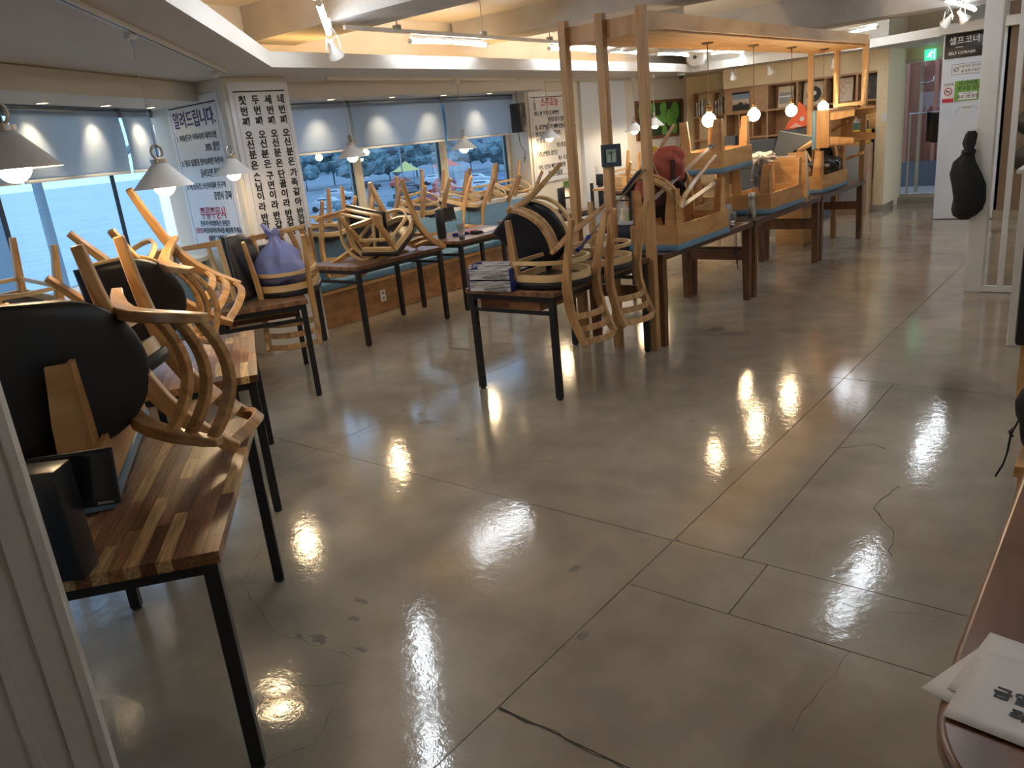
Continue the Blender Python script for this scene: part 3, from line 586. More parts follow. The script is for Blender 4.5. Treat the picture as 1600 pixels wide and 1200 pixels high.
# ---- spotlights
def spot(loc, rz, tilt, label, drop=0.10):
    t = thing('spotlight', label, 'light', loc, (0, 0, rz)); R_ = Euler((tilt, 0, 0)).to_matrix()
    MB().lathe([(0, 0.07), (0.022, 0.07), (0.026, 0.03), (0.030, 0.01), (0.060, -0.05), (0.062, -0.062), (0.055, -0.062), (0.046, -0.03), (0, -0.02)], 24, mat=R_).build('spot_head', M['white'], t)
    MB().lathe([(0, -0.048), (0.05, -0.05)], 24, mat=R_).build('reflector', M['steel'], t)
    MB().tube([(0, 0.0, drop + 0.05), (0.045, 0, drop - 0.01), (0.062, 0, 0.0)], 0.005, 6).build('yoke', M['white'], t)
    MB().tube([(0, 0.0, drop + 0.05), (-0.045, 0, drop - 0.01), (-0.062, 0, 0.0)], 0.005, 6).build('yoke', M['white'], t)
    MB().tube([(0, 0, drop + 0.05), (0, 0, drop + 0.12)], 0.012, 8).build('stem', M['white'], t); MB().tube([(0.0, 0.02, 0.07), (0.03, 0.03, 0.10), (0.01, 0.01, 0.15)], 0.005, 6).build('wire', M['concgrey'], t)
spot((-5.02, 4.32, 2.50), 0.4, 0.6, 'small white spotlight hanging at the end of the near track')
spot((-5.67, 13.3, 2.33), 0.2, 0.5, 'small spotlight over the bookcase corner beside the dome camera')
spot((-5.05, 13.32, 2.34), -0.3, 0.5, 'small spotlight over the bookcase between the first two pergola bulbs')
spot((-4.06, 13.36, 2.31), -0.3, 0.3, 'small spotlight above the bookcase near the far pergola posts')
spot((-2.10, 11.1, 2.52), 0.9, 0.9, 'left one of two white spotlights beside the tube light over the aisle'); spot((-1.90, 10.8, 2.52), -0.9, 0.7, 'right one of two white spotlights beside the tube light over the aisle')
t = thing('bulb_pendant', 'round glowing bulb hanging from the track near the wall speaker', 'lamp', (-4.78, 11.55, 2.43))
MB().lathe([(0, -0.06)] + [(0.06 * sin(a), -0.06 * cos(a)) for a in [pi * k / 12 for k in range(1, 10)]] + [(0.02, 0.07), (0.02, 0.14)], 20).build('bulb', M['bulbw'], t)
MB().tube([(0, 0, 0.14), (0, 0, 0.6)], 0.006, 6).build('wire', M['white'], t)
t = thing('globe_sensor', 'white round ceiling globe near the top right beam', 'globe', (-1.72, 6.48, 2.47)); MB().lathe([(0, -0.055)] + [(0.055 * sin(a), -0.055 * cos(a)) for a in [pi * k / 12 for k in range(1, 12)]] + [(0, .055)], 24).build('globe', M['white'], t)
MB().tube([(0, 0, 0.05), (0, 0, 0.58)], 0.008, 6).build('stem', M['white'], t)
t = thing('dome_camera', 'black dome security camera under the soffit by the yellow wall', 'camera', (-6.45, 13.0, 2.45))
MB().lathe([(0, 0), (0.065, 0), (0.065, -0.03), (0.055, -0.035), (0, -0.035)], 24).build('camera_base', M['white'], t); MB().lathe([(0.05, -0.035), (0.046, -0.06), (0.028, -0.085), (0, -0.092)], 24).build('dome', M['blkplastic'], t)
t = thing('wall_fan', 'round white caged fan mounted above the soffit behind the pergola', 'fan', (-6.12, 12.9, 2.66), (pi / 2, 0, 0.15))
MB().lathe([(0.0, 0.07), (0.14, 0.07), (0.165, 0.03), (0.165, -0.03), (0.15, -0.03), (0.15, 0.03), (0, 0.05)], 32).build('cage', M['soffit'], t)
for r_ in (0.06, 0.10, 0.135): MB().tube([(r_ * cos(a), r_ * sin(a), 0.078) for a in [2 * pi * k / 24 for k in range(24)]], 0.003, 5, close=True).build('guard_ring', M['concgrey'], t)
MB().lathe([(0, 0.09), (0.03, 0.085), (0.03, 0.07)], 16).build('hub', M['blkplastic'], t)
# ceiling fans
def ceiling_fan(loc, rz, label, n=3, R_=0.62):
    t = thing('ceiling_fan', label, 'fan', loc, (0, 0, rz))
    MB().lathe([(0, 0.08), (0.09, 0.08), (0.11, 0.03), (0.10, -0.04), (0.05, -0.06), (0, -0.06)], 24).build('motor', M['white'], t); MB().tube([(0, 0, 0.08), (0, 0, 3.05 - loc[2])], 0.012, 8).build('downrod', M['white'], t)
    for k in range(n):
        a = 2 * pi * k / n; m = MB(); m.box((R_ / 2 + 0.12, 0, 0.0), (R_, 0.13, 0.010), Euler((0.22, 0, 0)).to_matrix()); m.box((0.13, 0, 0), (0.14, 0.03, 0.012))
        m.build('blade', M['white'], t, rot=(0, 0, a), bevel=0.003)
ceiling_fan((-5.25, 9.2, 2.64), 0.7, 'white ceiling fan behind the front pergola posts'); ceiling_fan((-2.55, 5.35, 2.66), 0.35, 'white ceiling fan above the front right corner of the pergola')
t = thing('ceiling_unit', 'grey ceiling air unit with dark slots behind the pergola roof', 'air conditioner', (-4.9, 8.6, 2.93), (0, 0, 0.05))
B((0, 0, 0), (0.95, 0.95, 0.16)).build('housing', M['concgrey'], t, bevel=0.02)
for s, (x, y, w, h) in enumerate(((0, .38, .6, .06), (0, -.38, .6, .06), (.38, 0, .06, .6), (-.38, 0, .06, .6))): B((x, y, -0.083), (w, h, 0.006)).build('slot', M['blk'], t, smooth=0)
B((0, 0, -0.086), (0.5, 0.5, 0.01)).build('grille', M['soffit'], t, bevel=0.004)
# exit sign
t = thing('exit_sign', 'green lit exit sign with running figure above the door', 'sign', (-3.02, 14.80, 2.31))
B((0, 0, 0), (0.165, 0.03, 0.165)).build('lightbox', M['exit'], t, bevel=0.004)
m = MB(); m.lathe([(0, .013), (.012, 0), (0, -.013)], 10, c=(0.014, -0.018, 0.05)); m.bar([(0.008, -0.018, 0.035), (-0.004, -0.018, -0.01)], 0.02, 0.004, side=(1, 0, 0)); m.bar([(-0.004, -0.018, -0.01), (0.02, -0.018, -0.03), (0.012, -0.018, -0.055)], 0.011, 0.004, side=(1, 0, 1))
m.bar([(-0.004, -0.018, -0.01), (-0.025, -0.018, -0.03), (-0.045, -0.018, -0.035)], 0.011, 0.004, side=(0.3, 0, 1)); m.bar([(0.006, -0.018, 0.03), (0.03, -0.018, 0.015), (0.038, -0.018, 0.03)], 0.008, 0.004, side=(0, 0, 1)); m.bar([(0.006, -0.018, 0.03), (-0.018, -0.018, 0.012), (-0.03, -0.018, 0.0)], 0.008, 0.004, side=(0, 0, 1))
m.build('running_figure', M['exitw'], t, smooth=0); B((0.06, -0.017, 0), (0.012, 0.004, 0.15)).build('door_symbol', M['exitw'], t, smooth=0)

# ================================================================== OUTSIDE (the room is one floor up)
ZG = -4.2
S(MB().prism([(-900, -900), (-14, -300), (-13.5, 5.0), (-300, 175), (-900, 520)], ZG - 1.2, ZG - 1.0).build('sea', M['water'], smooth=0))
S(MB().prism([(-13.4, -60), (-9.6, -60), (-9.6, 5), (-13.0, 5)], ZG - 1.2, ZG).build('promenade', M['concgrey'], smooth=0))
S(MB().prism([(-13.0, 4.6), (-9.6, 3), (-9.6, 17), (40, 17), (40, 600), (-500, 600), (-900, 520), (-300, 175)], ZG - 1.0, ZG).build('ground', M['asphalt'], smooth=0))
m = MB()
for k in range(60):
    a = rnd.uniform(0, 1); m.blob((-26 - 20 * a + rnd.uniform(-1, 1), 12.2 + 11.5 * a + rnd.uniform(-2.0, .6), ZG - 1.0), (rnd.uniform(.5, 1.3), rnd.uniform(.5, 1.2), rnd.uniform(.5, 1.1)), k, 0.5, 1.6, 1)
tag(m.build('breakwater', M['rock'], smooth=0), 'dark rock breakwater in the sea below the near windows', 'rocks', kind='stuff')
tag(MB().blob((-420, 420, ZG), (190, 120, 30), 3, 0.4, 2, 4).build('far_hill', M['hill']), 'long dark wooded hill beyond the town', 'hill')
def street_lamp(p, h, d, lb):
    t = thing('street_lamp', lb, 'lamp post', p); MB().tube([(0, 0, 0), (0, 0, h * .55), (0, 0, h)], 0.09, 10, scales=[1.2, .9, .7]).build('pole', M['bldg'], t)
    d = Vector(d); MB().tube([Vector((0, 0, h - .2)) + d * (1.6 * sin(a)) + Vector((0, 0, .7 * (1 - cos(a)))) for a in [pi / 2 * k / 8 for k in range(9)]], 0.05, 8).build('arm', M['bldg'], t)
    MB().blob(tuple(Vector((0, 0, h + .45)) + d * 1.9), (.42, .2, .11), 1, 0, 1, 2).build('lamp_head', M['bldg'], t)
street_lamp((-11.6, 2.9, ZG), 5.6, (-.45, -.85, 0), 'curved street lamp outside the near window'); street_lamp((-12.2, 4.8, ZG), 6.2, (.5, .85, 0), 'tall street lamp outside near the first notice poster')
street_lamp((-64, 62, ZG), 7.5, (1, 0, 0), 'distant street lamp seen through the middle far window')
t = thing('harbour_tower', 'pale harbour column rising from the sea outside the near window', 'tower', (-19.5, 6.3, ZG - 1.1)); MB().lathe([(0, 0), (.8, 0), (.5, 4.5), (.42, 9.5), (.9, 9.8), (.9, 10.3), (0, 10.6)], 16).build('shaft', M['bldg'], t); B((0, 0, 7.6), (3.6, .25, .3)).build('crossarm', M['bldg'], t)
def car(p, rz, col, lb):
    t = thing('car', lb, 'car', p, (0, 0, rz), 'cars parked outside the far windows')
    prof = [(-2.1, .35), (-2.1, .85), (-1.5, .98), (-1.0, 1.42), (.5, 1.42), (1.15, .95), (2.0, .82), (2.1, .35)]
    m = MB(); a = [m.bm.verts.new((x, -.85 if z < 1.1 else -.68, z)) for x, z in prof]; b = [m.bm.verts.new((x, .85 if z < 1.1 else .68, z)) for x, z in prof]
    m.bm.faces.new(a); m.bm.faces.new(b[::-1])
    for i in range(8): m.bm.faces.new((a[i], b[i], b[(i + 1) % 8], a[(i + 1) % 8]))
    m.build('body', flat('car_paint', col, .3), t, smooth=0, bevel=.04)
    m = MB(); m.box((-.25, 0, 1.17), (1.35, 1.54, .34)); m.build('windows', M['bldgw'], t, smooth=0)
    for x in (-1.3, 1.3):
        for y in (-.8, .8): MB().tube([(x, y - .1, .32), (x, y + .1, .32)], .32, 14).build('wheel', M['blk'], t)
cc = [(0.5, .52, .55), (.05, .06, .08), (.55, .08, .05), (.6, .62, .65), (.12, .18, .3)]
cn = ['pale silver', 'black', 'red', 'white', 'dark blue']
cp = []; wh = []
rows = ['nearest row', 'second row', 'third row', 'fourth row', 'far row']; cols_ = ['seaward end', 'left', 'left middle', 'middle', 'right middle', 'right', 'landward end']
for r_ in range(5):
    for c_ in range(7):
        if rnd.random() < .22: continue
        az = radians(51 - c_ * 2.5 + rnd.uniform(-.6, .6)); dd = 60 + r_ * 16 + rnd.uniform(-2, 2)
        cp.append((-sin(az) * dd * 1.0, cos(az) * dd, rnd.choice((.5, .5, 1.9)))); wh.append('at the %s of the %s of the car park' % (cols_[c_], rows[r_]))
for k, (x, y, a) in enumerate(cp): car((x, y, ZG), a, cc[k % 5], '%s car %s outside' % (cn[k % 5], wh[k]))
def tree(p, h, r, k, lb):
    t = thing('tree', lb, 'tree', p, (0, 0, k), 'trees outside the far windows'); MB().tube([(0, 0, 0), (.05, 0, h * .6)], .14, 8).build('trunk', M['rock'], t)
    m = MB()
    for j in range(30):
        a_ = rnd.uniform(0, 6.28); q_ = rnd.uniform(0, .8) * r; m.blob((q_ * cos(a_), q_ * sin(a_), h * .62 + rnd.uniform(-.4, .5) * h * .6), (r * .24, r * .24, r * .17), j + k, .9, 2.6, 1)
    m.build('crown', M['green'], t, smooth=0)
tw = ['at the seaward end', 'second from the sea', 'third from the sea', 'fourth from the sea', 'in the middle, left', 'in the middle, right', 'fourth from the landward end', 'third from the landward end', 'second from the landward end', 'at the landward end']
for k in range(10):
    az = radians(52.5 - k * 1.9); dd = 150 + 12 * sin(k * 2.3); tree((-sin(az) * dd, cos(az) * dd, ZG), 6.0 + 1.4 * sin(k * 1.7), 5.0 + sin(k), k, 'dusky tree beyond the car park, %s' % tw[k])
for k, (az, dd) in enumerate(((50.5, 52), (46, 58), (41.5, 50))):
    az = radians(az); tree((-sin(az) * dd, cos(az) * dd, ZG), 3.2, 1.5, k + 20, 'small young tree near the building, %s' % ['left', 'in the middle', 'right'][k])
def tent(p, col, lb):
    t = thing('market_tent', lb, 'tent', p, (0, 0, .3)); m = MB(); m.lathe([(2.6, 2.2), (1.5, 2.7), (.15, 3.6), (0, 3.7)], 4); m.build('canopy', flat('tent_cloth', col, .7), t, smooth=0)
    for x, y in ((1.7, 0), (-1.7, 0), (0, 1.7), (0, -1.7)): MB().tube([(x * 1.4, y * 1.4, 0), (x * 1.4, y * 1.4, 2.3)], .05, 6).build('post', M['bldg'], t)
tent((-89, 96, ZG), (.8, .14, .08), 'red peaked tent beyond the parked cars outside'); tent((-92, 90, ZG), (.7, .6, .2), 'yellow peaked tent beyond the parked cars outside'); tent((-84, 112, ZG), (.7, .74, .76), 'white peaked tent outside the right far window')
def block_bldg(p, d, rz, fl_, lb):
    t = thing('building', lb, 'building', p, (0, 0, rz)); B((0, 0, d[2] / 2), d).build('wall', M['bldg'], t, smooth=0); B((0, 0, d[2] + .15), (d[0] + .4, d[1] + .4, .3)).build('roof', M['rock'], t, smooth=0)
    n = int(d[0] / 3.2)
    for f in range(fl_):
        for k in range(n): B((-d[0] / 2 + (k + .5) * d[0] / n, -d[1] / 2 - .02, 1.8 + f * 3.1), (1.5, .1, 1.5)).build('window', M['bldgw'], t, smooth=0)
block_bldg((-150, 190, ZG), (34, 10, 12.5), .7, 4, 'pale four-storey block beyond the trees in the middle'); block_bldg((-205, 165, ZG), (26, 10, 9.5), .9, 3, 'pale three-storey block at the seaward end of the town')
block_bldg((-120, 205, ZG), (22, 9, 15.5), .5, 5, 'taller pale block at the landward end of the town')
# the lane behind the door
ln = thing('lane_house', 'red ribbed-metal house front across the lane behind the door', 'building', (-3.3, 17.6, 0)); 
B((0, 0.1, 1.8), (5.0, .1, 5.6)).build('wall', M['siding'], ln, smooth=0)
for k in range(20):
    if 11 <= k <= 15: B((-2.4 + k * .25, 0.0, .9), (.06, .12, 1.0)).build('rib', M['siding'], ln, smooth=0)
    else: B((-2.4 + k * .25, 0.0, 2.4), (.06, .12, 4.0)).build('rib', M['siding'], ln, smooth=0)
B((.95, -.0, 2.3), (1.3, .14, 1.5)).build('window', M['bldgw'], ln, smooth=0); B((0, -.02, .1), (5.0, .2, .75)).build('base_glass', M['bldgw'], ln, smooth=0); B((.95, -.06, 1.52), (1.4, .16, .06)).build('window_sill', M['siding'], ln, smooth=0)
S(B((-3.3, 16.4, -.05), (3.4, 2.6, .1)).build('lane_floor', M['concgrey'], smooth=0))
t = thing('clothes_rack', 'steel pipe rack in the lane with a black cloth hanging on it', 'rack', (-3.2, 15.5, 0.0))
for x in (-.22, .30): MB().tube([(x, 0, 0), (x, 0, 1.42)], .018, 8).build('upright', M['steel'], t)
MB().tube([(-.24, 0, 1.42), (.34, 0, 1.42)], .018, 8).build('top_bar', M['steel'], t); MB().tube([(-.24, 0, .08), (.34, 0, .08)], .018, 8).build('bottom_bar', M['steel'], t)
m = MB(); m.sheet(10, 10, lambda u, v: (.05 + .28 * u, .03 * sin(u * 14), 1.43 - .48 * v - .03 * sin(u * 3))); tag(m.build('hanging_cloth', M['fabricblk'], solid=.006, loc=(-3.2, 15.47, 0)), 'black cloth hung over the pipe rack in the lane', 'cloth')
t = thing('drain_pipe', 'tall grey metal pipe standing outside the door glass', 'pipe', (-3.42, 16.2, 0)); MB().tube([(0, 0, 0), (0, 0, 2.9)], .03, 8).build('pipe', M['steel'], t); MB().tube([(0, 0, 1.9), (.2, -.05, 1.92), (.22, -.05, 2.0)], .02, 8).build('bracket', M['steel'], t)

# ================================================================== TABLES
def frame_table(name, loc, rz, L_, W_, label, staves=False, drawer=False, group='butcher-block tables with black steel legs'):
    """origin at the floor below the table centre; long side along local x"""
    t = thing(name, label, 'table', loc, (0, 0, rz), group)
    H, th = 0.75, 0.036
    if staves:
        B((0, 0, H - th / 2 - .001), (L_ - .01, W_ - .01, th - .006)).build('tabletop', M['blockside'], t, smooth=0)
        n = round(W_ / .041); sw = W_ / n; meshes = {}; r = random.Random(int(loc[0] * 100))
        for j in range(n):
            x = -L_ / 2; first = True
            while x < L_ / 2 - 1e-4:
                l = r.choice((.18, .24, .30, .36, .42)) if not first else r.choice((.10, .16, .24, .31)); first = False
                if L_ / 2 - (x + l) < .08: l = L_ / 2 - x
                key = round(l, 3)
                y = -W_ / 2 + (j + .5) * sw
                if key not in meshes:
                    o = B((0, 0, 0), (l - .0009, sw - .0009, th)).build('stave', M['stave'], t, smooth=0); meshes[key] = o.data
                else: o = bpy.data.objects.new('stave', meshes[key]); C.objects.link(o); o.parent = t
                o.location = (x + l / 2, y, H - th / 2); x += l
    else:
        B((0, 0, H - th / 2), (L_, W_, th)).build('tabletop', M['blockdark'], t, bevel=0.003)
    a, b, s = L_ / 2 - .035, W_ / 2 - .035, .042
    for x in (-a, a):
        for y in (-b, b):
            lg = B((0, 0, .36), (s, s, .70)).build('leg', M['blk'], t, bevel=.003, loc=(x, y, 0)); MB().lathe([(0, -.0), (.02, 0), (.02, .012), (0, .012)], 12).build('foot', M['blkplastic'], lg)
    for y in (-b, b): B((0, y, H - th - .02), (2 * a - s, .03, .035)).build('side_rail', M['blk'], t, smooth=0)
    for x in (-a, a):
        B((x, 0, H - th - .02), (.03, 2 * b - s, .035)).build('end_rail', M['blk'], t, smooth=0); 
        if not (staves and x < 0): B((x, 0, .60), (.025, 2 * b - s, .025)).build('cross_bar', M['blk'], t, smooth=0)
    if drawer:
        d = B((0, 0, H - th - .062), (min(.9, L_ - .3), W_ - .16, .085)).build('drawer', M['blockside'], t, smooth=0)
    return t
def rect_table(name, near, far, W_, label, **k):
    """near/far: the two aisle-side corners of the top; the table lies to the left of near->far"""
    n = Vector((*near, 0)); f = Vector((*far, 0)); d = (f - n); L_ = d.length; d.normalize(); l = Vector((-d.y, d.x, 0)); c = (n + f) / 2 + l * W_ / 2
    return frame_table(name, (c.x, c.y, 0), atan2(d.y, d.x), L_, W_, label, **k)
rect_table('dining_table', (-1.89, .95), (-2.81, 1.70), .66, 'nearest butcher-block table at the left, holding the upturned box stool', staves=True)
rect_table('dining_table', (-3.36, 2.09), (-4.31, 2.72), .66, 'second butcher-block table in the near window row, behind the nearest one', staves=True)
rect_table('dining_table', (-4.78, 3.50), (-5.72, 4.10), .66, 'third butcher-block table before the tall poster, purple bag on it', drawer=True)
rect_table('dining_table', (-5.56, 4.66), (-5.56, 5.82), .72, 'butcher-block table by the blue bench with two chairs lying on it')
rect_table('dining_table', (-5.60, 6.12), (-5.60, 7.28), .72, 'butcher-block table by the blue bench with a plastic cup and papers')
rect_table('dining_table', (-5.62, 7.65), (-5.62, 8.8), .72, 'butcher-block table by the window half hidden behind the middle table')
rect_table('dining_table', (-6.12, 10.95), (-6.12, 12.25), .72, 'butcher-block table far back near the apple picture')
mt = frame_table('dining_table', (-3.36, 4.73, 0), pi / 2, 1.30, .76, 'butcher-block table in the middle of the room before the pergola')
B((0, 0, 0), (.52, .50, .09)).build('drawer', M['blockside'], mt, loc=(-.36, 0.02, .655), rot=(0, 0, pi / 2), smooth=0)

def dark_table(y0, y1, label, x0=-3.66, x1=-2.93):
    t = thing('dark_table', label, 'table', ((x0 + x1) / 2, (y0 + y1) / 2, 0), (0, 0, pi / 2), 'dark brown tables under the pergola'); L_ = y1 - y0; W_ = x1 - x0
    n = 5
    for k in range(n): B((0, -W_ / 2 + (k + .5) * W_ / n, .725), (L_, W_ / n - .0015, .05)).build('plank', M['dark'], t, bevel=.002)
    a, b = L_ / 2 - .05, W_ / 2 - .05
    for x in (-a, a):
        for y in (-b, b):
            MB().sweep([(x, y, 0), (x, y, .40), (x, y, .70)], [(-.035, -.035), (.035, -.035), (.035, .035), (-.035, .035)], side=(1, 0, 0), scales=[.82, 1, 1]).build('leg', M['darkleg'], t, smooth=0)
        B((x, 0, .44), (.035, 2 * b - .07, .10)).build('cross_rail', M['darkleg'], t, smooth=0)
    return t
dark_table(5.50, 7.32, 'dark brown table under the pergola, nearest of the three'); dark_table(7.36, 9.30, 'dark brown table under the pergola, middle of the three'); dark_table(9.34, 11.05, 'dark brown table under the pergola, furthest of the three')
# counter in the lower right corner
ct = thing('counter_table', 'brown wooden counter with a rounded corner at the lower right', 'counter', (0, 0, 0))
pts = [(.75, 2.9), (-.175, 2.9), (-.19, 2.35), (-.195, 1.45), (-.19, 1.36)] + [(-.19 + .16 - .16 * cos(a), 1.30 - .22 * sin(a)) for a in [pi / 2 * k / 10 for k in range(11)]] + [(.3, 1.06), (.75, 1.06)]
MB().prism(pts, .705, .75).build('countertop', M['counter'], ct, bevel=.012)
B((.35, 2.0, .35), (.7, 1.5, .70)).build('counter_base', M['counter'], ct, smooth=0)
# ---- bench along the far windows
bn = thing('window_bench', 'long built-in bench with wooden front and blue cushions under the far windows', 'bench', (-6.85, 7.1, 0), (0, 0, -pi / 2))
for a, b in ((-2.28, -.9), (-.9, .6), (.6, 2.28)):
    B(((a + b) / 2, .245, .19), (b - a - .003, .02, .37)).build('front_panel', M['benchwood'], bn, smooth=0)
B((0, 0, .385), (4.58, .50, .02)).build('seat_board', M['benchwood'], bn, smooth=0); B((0, .24, .372), (4.58, .035, .03)).build('front_trim', M['ply'], bn, smooth=0)
for a, b in ((-2.28, -.76), (-.76, .76), (.76, 2.28)):
    B(((a + b) / 2, .02, .43), (b - a - .006, .48, .075), bevel=.018).build('seat_cushion', M['blue'], bn); B(((a + b) / 2, -.17, .68), (b - a - .006, .07, .42), bevel=.015).build('back_cushion', M['blue'], bn)
for k, (y, w_) in enumerate(((5.84, 'under the table with two chairs'), (7.34, 'under the table with the cup'))):
    t = thing('wall_socket', 'white double wall socket on the bench front ' + w_, 'socket', (-6.593, y, .19), (0, 0, 0), 'sockets in the bench front')
    B((0, 0, 0), (.008, .075, .125)).build('plate', M['white'], t, bevel=.002)
    for z in (-.03, .03): B((.005, 0, z), (.006, .035, .035)).build('outlet', M['concgrey'], t, bevel=.002)
bs = thing('window_bench', 'short built-in bench with blue backrest along the near windows', 'bench', on_a(3.3, .44), (0, 0, AA))
B((0, 0, .19), (7.0, .40, .37)).build('front_panel', M['benchwood'], bs, smooth=0)
for k in range(5): B((-2.8 + 1.4 * k, 0.0, .42), (1.39, .40, .08), bevel=.018).build('seat_cushion', M['blue'], bs); B((-2.8 + 1.4 * k, -.17 + .02, .68), (1.39, .06, .44), bevel=.015).build('back_cushion', M['blue'], bs)

# ================================================================== PERGOLA
pg = thing('pergola', 'tall pine pergola frame with plywood roof over the dark tables', 'pergola', (-3.3, 8.25, 0))
def post(x, y, top=2.53): B((0, 0, top / 2), (.065, .065, top)).build('post', M['pine'], pg, bevel=.003, loc=(x + 3.3, y - 8.25, 0))
for x in (-2.99, -3.33, -3.66): post(x, 5.43)
for x in (-2.99, -3.33, -3.66): post(x, 11.08, 2.44)
B((0, 0, 2.42), (.70, .035, .13)).build('end_beam', M['pine'], pg, smooth=0, loc=(-.02, -2.78, 0)); B((0, 0, 2.42), (.70, .035, .13)).build('end_beam', M['pine'], pg, smooth=0, loc=(-.02, 2.82, 0))
for x in (.34, -.38): B((0, 0, 2.44), (.03, 5.62, .11)).build('side_beam', M['plybig'], pg, smooth=0, loc=(x - .015, .02, 0))
for k in range(3): B((0, 0, 2.375), (.67, 1.87, .015)).build('roof_panel', M['plybig'], pg, smooth=0, loc=(-.035, -1.87 + 1.87 * k + .02, 0))
for k in range(8): B((0, 0, 2.44), (.66, .03, .05)).build('rafter', M['pine'], pg, smooth=0, loc=(-.03, -2.45 + .70 * k, 0))
for k, (y, lb) in enumerate(((7.19, 'nearest bare bulb pendant under the pergola'), (8.26, 'second nearest bare bulb pendant under the pergola'), (9.35, 'third bare bulb pendant under the pergola, before the orange fish'), (10.46, 'furthest bare bulb pendant under the pergola'))):
    t = thing('bulb_pendant', lb, 'lamp', (-3.3, y, 1.70), (0, 0, k * .8), 'bare bulb pendants under the pergola')
    MB().lathe([(0, -.062)] + [(.062 * sin(a), -.062 * cos(a)) for a in [pi * j / 14 for j in range(1, 13)]] + [(.018, .066), (.018, .075)], 28).build('bulb', M['bulbw'], t)
    MB().lathe([(0, .15), (.01, .15), (.014, .135), (.024, .13), (.024, .118), (.019, .112), (.026, .106), (.026, .072), (.02, .068), (0, .068)], 20).build('socket', M['brass'], t)
    MB().tube([(0, 0, .145), (0, 0, .665)], .0045, 6).build('cord', M['brass'], t); MB().lathe([(0, .668), (.055, .668), (.052, .655), (.012, .645), (0, .645)], 24).build('ceiling_rose', M['brass'], t)
    MB().tube([(.022, 0, .09), (.032, 0, .10), (.022, 0, .125)], .003, 6).build('switch_key', M['brass'], t)
# framed picture on the middle post
t = thing('framed_picture', 'small black framed plant picture on the middle front pergola post', 'picture', (-3.275, 5.385, 1.525), (0, 0, 0))
for x, z, w, h in ((0, .066, .165, .034), (0, -.066, .165, .034), (-.066, 0, .034, .10), (.066, 0, .034, .10)): B((x, 0, z), (w, .022, h)).build('frame_bar', M['blkplastic'], t, bevel=.002)
B((0, .004, 0), (.10, .006, .10)).build('print', flat('print_green', (.30, .36, .27), .4, var=.2, bscale=60), t, smooth=0)
m = MB(); m.tube([(0, -.001, -.04), (.004, -.001, 0), (0, -.001, .02)], .003, 6)
for k in range(5): m.tube([(0, -.001, .02), (.022 * cos(k * 1.2), -.001, .022 + .012 * sin(k * 1.2))], .003, 5)
m.build('plant_drawing', M['ink'], t)

# ================================================================== CHAIRS
def d_path(hw, front, back, n=16, yoff=0.0):
    """D outline: from front-left corner round the back to the front-right corner"""
    pts = [(-hw, front), (-hw, yoff)]
    for k in range(1, n): a = pi - pi * k / n; pts.append((hw * cos(a), yoff + (back - yoff) * sin(a)))
    return pts + [(hw, yoff), (hw, front)]
def make_chair(loc, rot, label, group='upturned wooden chairs with black seats'):
    t = thing('wooden_chair', label, 'chair', loc, rot, group)
    # seat pad: D shaped, rounded edge
    out = d_path(.245, -.245, .245, 18); m = MB()
    rings = []
    for k, z in ((.93, .412), (.985, .416), (1.0, .432), (.985, .448), (.93, .458), (.80, .462)):
        rings.append([m.bm.verts.new((x * k, y * k, z)) for x, y in out])
    for A_, B_ in zip(rings, rings[1:]):
        for j in range(len(out)): m.bm.faces.new((A_[j], A_[(j + 1) % len(out)], B_[(j + 1) % len(out)], B_[j]))
    m.bm.faces.new(rings[0][::-1]); m.bm.faces.new(rings[-1])
    m.build('seat_pad', M['leather'], t, smooth=60)
    m = MB(); m.bar([(x, y, .387) for x, y in d_path(.222, -.215, .222, 18)], .018, .048, side=(0, 0, 1)) if False else m.sweep([(x, y, .387) for x, y in d_path(.222, -.215, .222, 18)], [(-.024, -.009), (.024, -.009), (.024, .009), (-.024, .009)], side=(0, 0, 1))
    m.box((0, -.215, .387), (.43, .02, .048)); m.build('seat_apron', M['bent'], t, smooth=30)
    m = MB(); m.sweep([(x, y, .285) for x, y in d_path(.222, -.20, .218, 18)], [(-.013, -.009), (.013, -.009), (.013, .009), (-.013, .009)], side=(0, 0, 1))
    m.box((0, -.20, .285), (.43, .016, .026)); m.box((0, 0.0, .285), (.015, .40, .018)) if False else None
    m.build('stretcher_hoop', M['bent'], t, smooth=30)
    for s in (-1, 1):
        MB().sweep([(s * .222, -.212, 0), (s * .215, -.20, .20), (s * .205, -.19, .41)], [(-.019, -.024), (.019, -.024), (.019, .024), (-.019, .024)], side=(1, 0, 0), scales=[.78, 1, 1.08]).build('leg', M['chair'], t, bevel=.004)
        pts = [(.215, .285, 0), (.205, .245, .15), (.192, .208, .32), (.186, .190, .45), (.188, .198, .56), (.192, .232, .68), (.194, .285, .79), (.194, .312, .83)]
        MB().sweep([(s * x, y, z) for x, y, z in pts], [(-.015, -.022), (.015, -.022), (.015, .022), (-.015, .022)], side=(1, 0, 0), scales=[.88, 1.02, 1.2, 1.36, 1.34, 1.22, 1.05, .9]).build('back_post', M['chair'], t, bevel=.005)
    for z, yb in ((.645, .222), (.725, .254), (.805, .298)):
        n = 12; pts = [(.186 * (2 * k / n - 1), yb + .075 * (1 - (2 * k / n - 1) ** 2), z) for k in range(n + 1)]
        MB().sweep(pts, [(-.021, -.011), (.021, -.011), (.021, .011), (-.021, .011)], side=(0, .3, 1), scales=[.9] + [1.0] * (n - 1) + [.9]).build('slat', M['chair'], t, bevel=.003)
    return t
ch0 = make_chair((-3.062, 1.060, 1.153), (-1.52, 1.468, -1.712), 'chair lying on its side on the nearest table, big black seat facing the camera')
